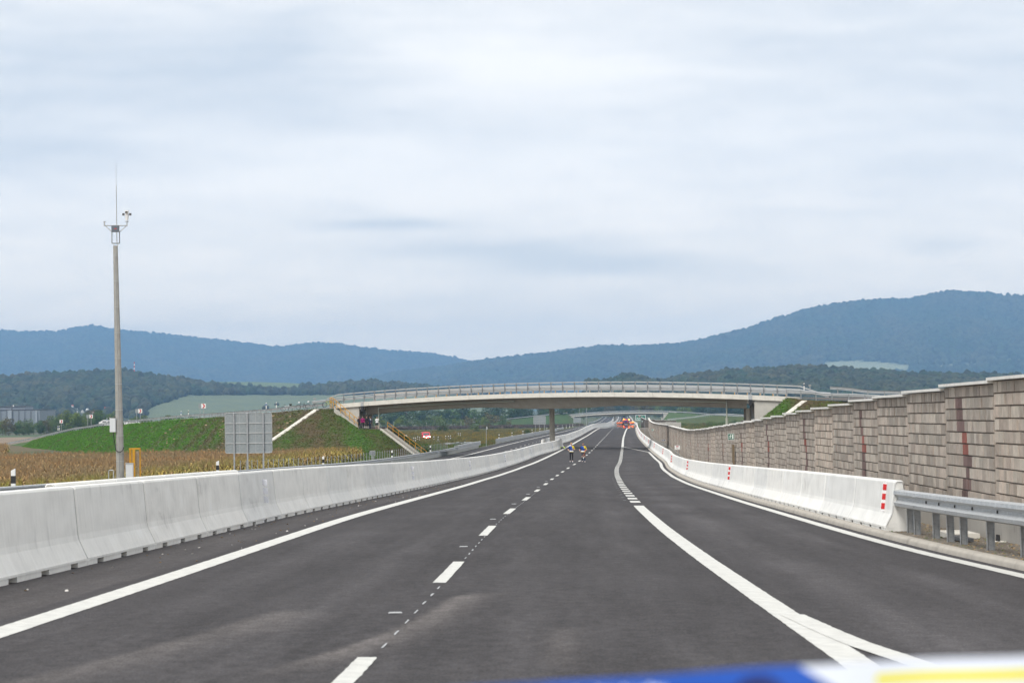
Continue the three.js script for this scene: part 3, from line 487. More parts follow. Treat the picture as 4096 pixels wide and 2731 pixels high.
  if (!o.railBoth) {
    const rl = []; for (let t = o.r0 + 4; t <= o.r1 + 2; t += post) rl.push(t);
    for (const t of rl) { const q = put('walkway_post', fg, M.yellow, br); q.position.copy(B(t, W - 0.1, e(t))).sub(br.position); q.rotation.y = -a; const r = put('barrier_post', bg, M.zincPost, br); r.position.copy(B(t, W - 1.7, e(t))).sub(br.position); }
    for (const h of [1.05, 0.55]) new MB().sweep([[-0.03, -0.03], [-0.03, 0.03], [0.03, 0.03], [0.03, -0.03]], rl.map(t => B(t, W - 0.1, e(t) + h)), true).build('walkway_rail', M.yellow, br);
    new MB().sweep(WBEAM.map(([x, y]) => [x, y + 0.40]), rl.map(t => B(t, W - 1.75, e(t)))).build('beam', M.zinc, br);
    new MB().sweep([[-0.04, 0.88], [-0.04, 1.0], [0.04, 1.0], [0.04, 0.88]], rl.map(t => B(t, W - 1.65, e(t))), true).build('rail', M.zinc, br);
  }
  return { br, B, e, depth };
}
M.pipe = std(0.40, 0.42, 0.36, { roughness: 0.6 });
const bridge1 = overpass({ label: 'grey concrete road bridge crossing over the motorway with steel railings, the nearer of the two', O: V(12.5, 0, -318), a: 40 * Math.PI / 180, e: t => EYE + 3.07 - 0.00072 * (t + 13) ** 2, t0: -47.6, t1: 28, ab0: -42.4, ab1: 20.5, width: 10.4, skew: 0.758, post: 1.92, pier: -9.96, pr: 0.37, ground: EYE - 4.3, berm0: EYE - 1.35, berm1: EYE - 1.3, r0: -46.2, r1: 26.4, pipes: [[-40, -15, -40], [2.5, 17.5, 17.5]] });
const bridge2 = overpass({ label: 'distant grey concrete bridge over the motorway, smaller behind the nearer bridge', O: V(75, 0, -1650), a: 8 * Math.PI / 180, e: t => EYE + 2.05 - 0.0011 * (t - 3) ** 2, t0: -38, t1: 26, ab0: -34, ab1: 22, width: 9.5, post: 2.0, pier: -9, pr: 0.55, ground: EYE - 5, berm0: EYE - 2, berm1: EYE - 2.2, r0: -37, r1: 25, railBoth: true });

// ---------------------------------------------------------------- embankments of the crossing road
const earth = [], grassSpots = []; // surfaces for the tufts
function slopeSheet(rowsOfPoints, color, bumpy = 0.14) { // grid of points; returns geometry in world metres
  const m = new MB(), R = rowsOfPoints.length, C = rowsOfPoints[0].length;
  rowsOfPoints.forEach((r, j) => r.forEach((p, i) => { const e = (i === 0 || i === C - 1 || j === 0) ? 0 : 1, y = p.y + e * bumpy * fbm(p.x / 1.3, p.z / 1.3, p.y, 3) * 2; m.tint(...color(p)); m.v(p.x, y, p.z, p.x, p.z); }));
  for (let j = 0; j < R - 1; j++) for (let i = 0; i < C - 1; i++) { const a = j * C + i; m.i.push(a, a + C, a + C + 1, a, a + C + 1, a + 1); }
  return m;
}
const patch = (a, b, c, d, nu, nv) => Array.from({ length: nv + 1 }, (_, j) => Array.from({ length: nu + 1 }, (_, i) => { const u = i / nu, v = j / nv; return a.clone().lerp(b, u).lerp(d.clone().lerp(c, u), v); }));
const bareAt = p => { const n = fbm(p.x / 6, p.z / 6 + p.y / 2, 2), n2 = fbm(p.x / 1.6, p.y / 0.7, 6); return n + 0.6 * n2; };
const grassCol = (p, dry) => { const k = bareAt(p) + dry; const g = clamp(0.5 + k * 1.6); return [mix(0.082, 0.125, g), mix(0.225, 0.095, g), mix(0.010, 0.04, g)]; };
const soilCol = (p, dry) => { const k = clamp(0.5 + (bareAt(p) + dry) * 1.4); return [mix(0.060, 0.105, k), mix(0.125, 0.078, k), mix(0.016, 0.036, k)]; };
const railTop = [[1294, 1614, 352], [1163, 1624, 362], [1083, 1634, 368], [1000, 1640, 376], [882, 1650, 392], [770, 1656.6, 412], [705, 1661.7, 426], [638, 1668, 442], [575, 1674.5, 460], [517, 1680.6, 478], [411, 1692, 515], [357, 1702, 535], [293, 1711, 560], [204, 1731, 600], [120, 1752, 650], [20, 1772, 720]];
const railFoot = railTop.map(([u, v, d]) => { const p = pt(u, v, d); p.y -= 0.80; return p; });
const sideOf = (a, i) => { const t = V().subVectors(a[Math.min(i + 1, a.length - 1)], a[Math.max(i - 1, 0)]); const s = V(t.z, 0, -t.x).normalize(); return s.z < 0 ? s.negate() : s; };
const floorY = EYE - 5.4;
const dryAt = p => mix(-0.34, 0.16, smooth(-60, -34, p.x + 6 * fbm(p.x / 9, p.y, 3)));
{
  const cur = new THREE.CatmullRomCurve3(railFoot, false, 'catmullrom', 0.3), top = cur.getPoints(140);
  const backDir = (s, i) => s.clone().negate().lerp(V(0.02, 0, -1), smooth(60, 20, i)).normalize();
  const rows = []; for (let j = 0; j <= 14; j++) rows.push(top.map((p, i) => { const s = sideOf(top, i), h = Math.max(0.4, p.y - floorY), e = 0.7 + h * 1.55, q = j / 14; return j === 0 ? p.clone().addScaledVector(backDir(s, i), 9) : V(p.x + s.x * mix(0.5, e, (j - 1) / 13), p.y - 0.05 - h * (j - 1) / 13, p.z + s.z * mix(0.5, e, (j - 1) / 13)); }));
  const back = top.map((p, i) => { const s = sideOf(top, i), h = Math.max(0.4, p.y - floorY); const b = backDir(s, i); return V(p.x + b.x * (10 + h * 1.5), floorY, p.z + b.z * (10 + h * 1.5)); });
  const m = slopeSheet([back, ...rows], p => soilCol(p, dryAt(p)));
  earth.push(struct(m.build('embankment', M.soil))); grassSpots.push([m, dryAt, 13, 0.85]);
  const S0 = pt(1338, 1633, 347.6), Bm = pt(1436, 1713, 343.6), Cm = pt(1518, 1719, 342.4), T1 = pt(1519, 1718, 342.6).lerp(pt(1648, 1815, 340), 1.27), F1 = V(-20.4, floorY, -334.5), F2 = V(-16.4, floorY, -335.5);
  const dry = () => -0.07, col0 = rows.slice(1).map(r => r[0]), col1 = col0.map((_, j) => { const t = j / 13; return t < 0.45 ? S0.clone().lerp(Bm, t / 0.45) : Bm.clone().lerp(F1, (t - 0.45) / 0.55); });
  const coneA = col0.map((p, j) => Array.from({ length: 19 }, (_, i) => { const t = i / 18, q = p.clone().lerp(col1[j], t); q.z += 0.9 * Math.sin(Math.PI * t) * j / 13; return q; }));
  for (const q of [coneA, patch(Bm, Cm, F2, F1, 16, 18), patch(Cm, T1, F2.clone().add(V(1.5, 0, 0.5)), F2, 18, 14)]) { const s = slopeSheet(q, p => soilCol(p, 0), 0.12); earth.push(struct(s.build('embankment_cone', M.soil))); grassSpots.push([s, dry, 34, 0.62]); }
  const inner = patch(Bm, Cm, Cm.clone().add(V(5, 0.05, -7)), Bm.clone().add(V(-3, 0.3, -6)), 4, 4); struct(slopeSheet(inner, () => [0.16, 0.14, 0.11], 0).build('berm', M.soil));
  const rw = V(0.9, 0, -1.55), under = patch(Cm.clone().add(V(1.2, 0, -16)), T1.clone().add(V(2.2, 0, -14)), T1.clone().add(rw), Cm.clone().add(rw), 14, 14); const us = slopeSheet(under, p => soilCol(p, -0.1), 0.1); earth.push(struct(us.build('embankment_cone', M.soil))); grassSpots.push([us, () => -0.12, 5]);
  // right-hand cone and approach
  const R0 = pt(3150, 1590, 292), R1 = pt(3260, 1601, 288), R2 = pt(3420, 1605, 284), R3 = pt(3800, 1625, 272), R4 = pt(4600, 1680, 250);
  const low = (p, x, z) => V(p.x + x, EYE - 4.6, p.z + z);
  for (const q of [patch(R0, R1, low(R1, -1, 9.5), low(R0, -8.5, 6.5), 12, 18), patch(R1, R2, low(R2, 1.2, 9.5), low(R1, -1, 9.5), 14, 18), patch(R2, R3, low(R3, 2, 9), low(R2, 1.2, 9.5), 20, 16), patch(R3, R4, low(R4, 3, 8), low(R3, 2, 9), 20, 10), patch(low(R0, -8.5, 6.5), low(R0, -9, -3), R0.clone().add(V(-1.5, -3, -7)), R0, 14, 8)]) { const s = slopeSheet(q, p => soilCol(p, 0.02), 0.12); earth.push(struct(s.build('embankment_right', M.soil))); grassSpots.push([s, () => -0.06, 26, 0.7]); }
  const topR = patch(R0, R3, R3.clone().add(V(10, 0, -10)), R0.clone().add(V(10, 0, -10)), 8, 4); struct(slopeSheet(topR, () => [0.12, 0.11, 0.10], 0).build('crossing_road', M.soil));
}
// guardrails along the crossing road
{
  const cur = new THREE.CatmullRomCurve3(railFoot, false, 'catmullrom', 0.3), L = cur.getLength();
  const near = cur.getSpacedPoints(Math.round(L / 2));
  const posts = cur.getSpacedPoints(Math.round(L / 4)).concat(cur.getSpacedPoints(Math.round(L / 2)).slice(0, 26).filter((_, i) => i % 2));
  guardrail('steel guardrail along the top of the left embankment, climbing to the bridge', near, posts, { side: -1, lift: 0.46, top: 0.8 });
  const far = near.map((p, i) => p.clone().addScaledVector(sideOf(near, i), -7.5));
  guardrail('far guardrail of the road on the left embankment, seen behind the nearer rail', far, far.filter((_, i) => i % 2 === 0), { side: 1, lift: 0.4, top: 0.74 });
  const r = [[3150, 1582, 291.5], [3230, 1588, 289], [3300, 1598, 287], [3420, 1602, 284], [3560, 1610, 280], [3800, 1622, 273], [4300, 1660, 258]].map(([u, v, d]) => pt(u, v, d));
  const rc = new THREE.CatmullRomCurve3(r).getSpacedPoints(36); guardrail('steel guardrail along the right approach of the near bridge above the noise wall', rc, rc.filter((_, i) => i % 2 === 0), { side: -1, lift: 0.42, top: 0.76 });
  const r2 = rc.map(p => p.clone().add(V(5.5, 0.25, -5))); guardrail('far guardrail of the right bridge approach', r2, r2.filter((_, i) => i % 2 === 1), { side: 1, lift: 0.45, top: 0.8 });
}

// ---------------------------------------------------------------- hills and their woods
const crownGeos = [0, 1, 2].map(k => { const g = new THREE.IcosahedronGeometry(1, 2), p = g.attributes.position; for (let i = 0; i < p.count; i++) { const v = V().fromBufferAttribute(p, i), s = 1 + 0.55 * fbm(v.x * 1.9 + k * 9, v.y * 1.9, v.z * 1.9, 3); p.setXYZ(i, v.x * s, v.y * s * 0.95, v.z * s); } g.computeVertexNormals(); return g; });
const woodMat = std(1, 1, 1, { roughness: 1 });
function layer(o) { // o.ridge: [photo x, photo y] of the skyline of this hill; near and far distance in metres
  const ridge = tab(o.ridge.map(([x, y]) => [x, y + (o.lower ?? 0)])), base = typeof o.base === 'function' ? o.base : () => o.base;
  const rowOf = (u, v) => (mix(base(u), ridge(u), Math.pow(v, o.pow ?? 0.8)) + (o.rough ?? 0) * fbm(u / (o.rs ?? 300), v * 2.2, o.seed, 4) * Math.sin(Math.PI * clamp(v)) * 2) / 1.7415;
  const at = (u, v) => { const s = Math.pow(v, o.pow ?? 0.8), r = mix(base(u), ridge(u), s) + (o.rough ?? 0) * fbm(u / (o.rs ?? 300), v * 2.2, o.seed, 4) * Math.sin(Math.PI * clamp(v)) * 2; return pt(u, r, mix(o.near, o.far, v)); };
  const m = new MB(), us = [], nv = 60; for (let u = o.u0; u <= o.u1; u += o.step ?? 24) us.push(u);
  for (let j = 0; j <= nv + 1; j++) for (const u of us) { const v = Math.min(1, j / nv), p = at(u, v); if (j > nv) { p.z -= 600; p.y -= 120; } const q = pt(u, 0, 1); m.tint(...o.ground(u, v, p, rowOf(u, v))); m.v(p.x, p.y, p.z, p.x, p.z); }
  const w = us.length; for (let j = 0; j <= nv; j++) for (let i = 0; i < w - 1; i++) { const a = j * w + i; m.i.push(a, a + 1, a + w + 1, a, a + w + 1, a + w); }
  struct(m.build(o.name, M.leaf));
  const lists = [[], [], []];
  for (let i = 0; i < o.trees; i++) { const u = rr(o.u0, o.u1), v = Math.sqrt(rnd() * 0.999), p = at(u, v); if (!o.wood(u, v, p, rowOf(u, v))) continue; lists[i % 3].push([p, rr(o.r0, o.r1), fbm(u / 160, v * 6, o.seed + 3, 3), rnd()]); }
  lists.forEach((l, k) => {
    const im = new THREE.InstancedMesh(crownGeos[k], woodMat, l.length), q = new THREE.Matrix4(), c = new THREE.Color();
    l.forEach(([p, r, n, z], i) => { const h = r * rr(0.8, 1.35); q.makeRotationY(z * 6.28).scale(V(r, h, r)).setPosition(p.x, p.y + h * 0.55, p.z); im.setMatrixAt(i, q); const b = clamp(0.45 + n * 1.7 + 0.4 * (z - 0.5)), f = rr(1 - (o.vary ?? 0.5), 1 + (o.vary ?? 0.5)); c.setRGB(mix(0.018, 0.050, b) * f, mix(0.038, 0.050, b) * f, mix(0.018, 0.024, b) * f); im.setColorAt(i, c); });
    im.name = numbered(o.wname ?? 'hill_forest'); im.castShadow = im.receiveShadow = true; tag(im, o.label, 'forest', null, 'stuff'); scene.add(im);
  });
  return at;
}
const DS = 1.7415, dsp = a => a.map(([x, y]) => [x * DS, y * DS]);
const level = (u, k) => 1670 - (u - 2048) * 0.0157 + k;
const darkGround = (u, v, p) => { const n = fbm(p.x / 90, p.z / 140, 3); return [0.04 + 0.02 * n, 0.055 + 0.015 * n, 0.022]; };
layer({ name: 'mountain', seed: 1, lower: 9, ridge: dsp([[-400, 790], [-120, 772], [0, 760], [60, 762], [130, 762], [165, 755], [205, 748], [250, 755], [330, 764], [400, 770], [470, 778], [540, 786], [600, 793], [640, 797], [680, 792], [720, 789], [770, 790], [820, 797], [870, 804], [930, 808], [1000, 815], [1040, 821], [1070, 829], [1110, 836], [1300, 860]]), base: u => level(u, -34), near: 12000, far: 16500, u0: -700, u1: 2200, rough: 30, rs: 260, ground: darkGround, trees: 42000, r0: 8, r1: 16, vary: 0.75, wood: () => true, label: 'far hazy blue forest covering the left mountain' });
const fieldR = (u, p) => { const q = p; return 0; };
const rightAt = (() => {
  const clear = (u, y) => { const x = u / DS, e = 2 * fbm(x / 30, y / 8, 3); return (x > 1888 && x < 2092 && y > 829 + e + 0.0006 * (x - 1960) ** 2 && y < 858 + e) || (x > 2108 && x < 2248 && y > 839 + e - 0.02 * (x - 2180) && y < 846 + e - 0.03 * (x - 2180)) || (x > 2290 && y > 828 + e && y < 836 + e) || (x > 1845 && x < 1880 && y > 834 && y < 838); };
  return layer({ name: 'mountain', seed: 5, lower: 10, ridge: dsp([[600, 900], [850, 868], [900, 857], [960, 849], [1020, 843], [1080, 833], [1150, 823], [1240, 813], [1330, 801], [1400, 794], [1460, 794], [1530, 792], [1590, 785], [1650, 771], [1710, 756], [1770, 736], [1830, 717], [1870, 707], [1920, 698], [1980, 690], [2040, 687], [2100, 685], [2140, 676], [2190, 668], [2250, 671], [2300, 676], [2352, 680], [2600, 700], [2900, 740]]), base: u => level(u, -29), near: 8200, far: 12500, pow: 0.85, u0: 1150, u1: 4900, rough: 34, rs: 420, ground: (u, v, p, y) => clear(u, y) ? [0.26, 0.28, 0.15] : darkGround(u, v, p), trees: 56000, r0: 6.5, r1: 13, vary: 0.7, wood: (u, v, p, y) => !clear(u, y), label: 'hazy blue forest covering the right mountain' });
})();
layer({ name: 'far_field_slope', seed: 8, ridge: dsp([[300, 900], [440, 880], [480, 877], [560, 877], [650, 879], [740, 884], [820, 892], [900, 900], [1100, 905]]), base: u => level(u, -13), near: 4200, far: 5200, u0: 450, u1: 2000, ground: (u, v, p) => v > 0.5 ? [0.10, 0.145, 0.06] : [0.19, 0.185, 0.10], trees: 10, r0: 5, r1: 8, wood: () => true, wname: 'lone_trees', label: 'few lone trees on the pale field slope below the left mountain' });
const meadow = (u, y) => { const x = u / DS; return x > 335 && y > 907 + (x < 430 ? (430 - x) * 0.33 : 0) + 3 * fbm(x / 40, 2, 5); };
const cottages = [[285, 1626, 0, 2], [290, 1622, 1, 0], [314, 1632, 0, 2], [328, 1645, 2, 2], [348, 1636, 0, 0], [417, 1632, 1, 2], [441, 1633, 0, 1], [392, 1655, 0, 2], [402, 1651, 1, 3], [417, 1654, 3, 2], [173, 1636, 0, 2], [156, 1640, 3, 3], [264, 1645, 0, 0], [538, 1641, 3, 2], [552, 1622, 3, 3], [520, 1621, 3, 2], [305, 1646, 0, 2], [370, 1647, 3, 2]];
const leftAt = layer({ name: 'hill', seed: 12, lower: 15, ridge: dsp([[-400, 900], [-100, 874], [0, 868], [60, 862], [140, 858], [200, 856], [240, 854], [280, 851], [310, 857], [350, 864], [420, 873], [480, 882], [530, 889], [580, 893], [640, 895], [700, 893], [760, 885], [820, 879], [860, 879], [900, 882], [950, 886], [1050, 893], [1200, 900]]), base: u => level(u, -3), near: 3200, far: 4600, pow: 0.9, u0: -500, u1: 2050, step: 16, rough: 12, rs: 150, ground: (u, v, p, y) => { const n = fbm(p.x / 60, p.z / 90, 2); return meadow(u, y) ? [0.105 + 0.05 * n, 0.135 + 0.04 * n, 0.065] : darkGround(u, v, p); }, trees: 17000, r0: 3.6, r1: 7.6, wood: (u, v, p, y) => (!meadow(u, y) || rnd() < 0.0015) && !cottages.some(([hu, hv]) => Math.abs(u - hu) < 12 && y * 1.7415 > hv && y * 1.7415 < hv + 26), label: 'dark green forest on the low hill at the left below the mountain' });
layer({ name: 'hill', seed: 17, lower: 15, ridge: dsp([[1350, 885], [1410, 874], [1440, 866], [1470, 869], [1500, 878], [1545, 877], [1575, 867], [1620, 861], [1700, 855], [1780, 851], [1850, 848], [1900, 850], [1960, 855], [2050, 860], [2150, 863], [2260, 865], [2352, 868], [2600, 880]]), base: u => level(u, 6), near: 2600, far: 3700, pow: 0.8, u0: 2350, u1: 4500, step: 16, rough: 10, rs: 200, ground: darkGround, trees: 10500, r0: 3.6, r1: 7.6, wood: () => true, label: 'dark green wooded ridge on the right behind the bridge' });
// where a line of sight meets the embankments
const caster = new THREE.Raycaster(); caster.far = 5000;
function ground(u, v, fallback) { scene.updateMatrixWorld(true); const r = V((u - 2048) / FPX, -(v - 1365.5) / FPX, -1).applyQuaternion(camera.quaternion).normalize(); caster.set(camera.position, r); const h = caster.intersectObjects(earth, false); return h.length ? h[0].point : pt(u, v, fallback); }

// ---------------------------------------------------------------- drains, stairs, handrails
{
  const chute = (pts, w, label, mat, n, wide) => { const t = thing('drain_channel', label, 'drain', pts[0]); for (let i = 0; i < pts.length - 1; i++) { const p = pts[i].clone(), q = pts[i].clone().lerp(pts[i + 1], 0.97); const r = wide.clone().multiplyScalar(w / 2); p.y += 0.16; q.y += 0.16; const m = new MB(), dn = V(0, -0.5, 0), f = [p.clone().sub(r), q.clone().sub(r), q.clone().add(r), p.clone().add(r)]; m.hex(f.map(v => v.clone().add(dn)), f); m.build('channel_slab', mat, t); } return t; };
  const along = (u0, v0, u1, v1, n, d) => Array.from({ length: n + 1 }, (_, i) => ground(mix(u0, u1, i / n), mix(v0, v1, i / n), d));
  chute(along(1266, 1641, 1088, 1764, 12, 350), 0.75, 'pale concrete drain channel running down the left embankment behind the big road sign', M.fascia, 12, V(1, 0, 0.2).normalize());
  chute(along(3219, 1607, 3146, 1662, 8, 285), 0.6, 'pale concrete drain channel running down the right embankment behind the noise wall', M.fascia, 8, V(1, 0, 0.2).normalize());
  const c0 = pt(1519, 1718, 342.6), c1 = c0.clone().lerp(pt(1648, 1815, 340), 1.22), r0 = V(0.5, 0, -0.86);
  const ch = thing('drain_channel', 'dark weathered concrete channel under the bridge beside the lower yellow handrail', 'drain', c0);
  for (let i = 0; i < 16; i++) for (const [w0, w1, mat, h] of [[0.0, 0.32, M.fascia, 0.20], [0.32, 1.35, M.concrete3, 0.10], [1.35, 1.8, M.concrete2, 0.18]]) { const p = c0.clone().lerp(c1, i / 16), q = c0.clone().lerp(c1, (i + 0.95) / 16), k = (v, w, y) => v.clone().addScaledVector(r0, w).add(V(0, y, 0)), f = [k(p, w0, h), k(q, w0, h - 0.04), k(q, w1, h - 0.04), k(p, w1, h)], m = new MB(); m.hex(f.map(v => V(v.x, v.y - 0.6, v.z)), f); m.build('channel_slab', mat, ch); }
  const rail = (label, pts, posts, lifts, r) => { const t = thing('handrail', label, 'handrail', pts[0]); for (const l of lifts) new MB().line(pts.map(p => V(p.x, p.y + l, p.z)), r, 6).build('rail', M.yellow, t); for (const [p, h] of posts) new MB().box(p.x, p.y + h / 2, p.z, r * 2, h, r * 2).build('post', M.yellow, t); return t; };
  const s0 = pt(1338, 1632, 347.5), s1 = pt(1436, 1712, 343.5), st = thing('staircase', 'concrete service stairs down the embankment beside the left abutment', 'stairs', s1);
  for (let i = 0; i < 20; i++) { const p = s0.clone().lerp(s1, i / 20), q = s0.clone().lerp(s1, (i + 1) / 20), m = new MB(); m.box((p.x + q.x) / 2, p.y - 0.25, p.z - 0.8, q.x - p.x + 0.02, 0.5, 1.5); m.build('step', M.concrete2, st); }
  { const m = new MB(), f = [V(s0.x - 0.1, s0.y + 0.12, s0.z), V(s1.x, s1.y + 0.12, s1.z), V(s1.x, s1.y + 0.12, s1.z - 0.14), V(s0.x - 0.1, s0.y + 0.12, s0.z - 0.14)]; m.hex(f.map(v => V(v.x, v.y - 0.7, v.z)), f); m.build('side_kerb', M.concrete2, st); }
  const dd = u => 347.4 - 3.9 * (u - 1338) / 98, top = [pt(1318, 1590, 348.2), pt(1329, 1590.5, 347.8), pt(1434, 1679, 343.6)], foot = t => { const p = s0.clone().lerp(s1, t); return p; };
  rail('yellow steel handrail sloping down beside the service stairs left of the bridge', top, [1320, 1326, 1333, 1344, 1362, 1380, 1398, 1416, 1432].map(u => { const y0 = pt(u, u < 1336 ? 1633 : 1633 + (u - 1338) * 0.83, dd(u)), y1 = pt(u, u < 1330 ? 1590.5 : 1590.5 + (u - 1329) * 0.843, dd(u)); return [y0, y1.y - y0.y]; }), [0, -0.62], 0.042);
  const lf = Array.from({ length: 8 }, (_, i) => c0.clone().lerp(c1, i / 7).addScaledVector(r0, 1.9));
  rail('yellow steel handrail going down the slope under the bridge beside the dark channel', lf.map(p => V(p.x, p.y + 1.0, p.z)), lf.map(p => [p, 1.0]), [0, -0.48], 0.032);
}

// ---------------------------------------------------------------- grass on the slopes
const tuft = (() => { const m = new MB(); m.col = null; for (let i = 0; i < 7; i++) { const a = i * 0.9 + 0.3, l = 0.35 + 0.35 * ((i * 37) % 7) / 7, w = 0.11; const b = V(Math.cos(a) * 0.16, 0, Math.sin(a) * 0.16), t = V(Math.cos(a) * (0.2 + l), 1 - 0.35 * l, Math.sin(a) * (0.2 + l)), s = V(-Math.sin(a) * w, 0, Math.cos(a) * w); m.tri(b.clone().add(s), b.clone().sub(s), t); } return m.geo(); })();
const leafMat = std(1, 1, 1, { roughness: 0.9 });
function scatter(name, label, geo, list, mat = leafMat) { const im = new THREE.InstancedMesh(geo, mat, list.length), q = new THREE.Matrix4(), e = new THREE.Euler(), c = new THREE.Color(); list.forEach(([p, s, h, col, lean = 0], i) => { q.makeRotationFromEuler(e.set(lean * rr(-1, 1), rr(0, 6.28), lean * rr(-1, 1))).scale(V(s, h, s)).setPosition(p.x, p.y, p.z); im.setMatrixAt(i, q); im.setColorAt(i, c.setRGB(...col)); }); im.name = numbered(name); im.castShadow = im.receiveShadow = true; scene.add(im); tag(im, label, null, null, 'stuff'); return im; }
{
  const list = [];
  for (const [m, dry, dens, small = 1] of grassSpots) {
    const A = V(), B = V(), C = V();
    for (let k = 0; k < m.i.length; k += 3) {
      A.fromArray(m.p, m.i[k] * 3); B.fromArray(m.p, m.i[k + 1] * 3); C.fromArray(m.p, m.i[k + 2] * 3);
      const area = V().crossVectors(B.clone().sub(A), C.clone().sub(A)).length() / 2; let n = area * dens * 0.55; n = Math.floor(n) + (rnd() < n % 1 ? 1 : 0);
      for (let j = 0; j < n; j++) { let a = rnd(), b = rnd(); if (a + b > 1) { a = 1 - a; b = 1 - b; } const p = A.clone().addScaledVector(B.clone().sub(A), a).addScaledVector(C.clone().sub(A), b); if (p.z < -640) continue; const dd = dry(p), k2 = bareAt(p) + dd; if (k2 > 0.2 && rnd() < 0.45) continue; const g = grassCol(p, dd + 0.22 * (rnd() - 0.5)), f = rr(0.6, 1.5); list.push([V(p.x, p.y - 0.04, p.z), rr(0.22, 0.5) * small, rr(0.16, 0.42) * small, [g[0] * f * 0.95, g[1] * f * 0.95, g[2] * f * 0.9], 0.3]); }
    }
  }
  scatter('slope_grass', 'uneven green and brown grass growing on the bridge embankments', tuft, list);
  // tan clods of earth showing on the drier part of the left slope
  const clod = new THREE.IcosahedronGeometry(1, 1), cl = [];
  for (let i = 0; i < 420; i++) { const u = rr(300, 1260), v = rr(1650, 1800); if (u < 860 && rnd() < 0.8) continue; if (u < 560 && rnd() < 0.6) continue; if (u > 1258 - (v - 1641) * 1.447 || rnd() < 0.25) continue; const p = ground(u, v, 0); if (p.z > -300 || p.y < floorY + 0.3) continue; const f = rr(0.75, 1.2); cl.push([p, rr(0.10, 0.32), rr(0.05, 0.13), [0.34 * f, 0.235 * f, 0.145 * f], 0.2]); }
  scatter('earth_clods', 'pale tan clods of earth scattered over the left embankment', clod, cl);
}

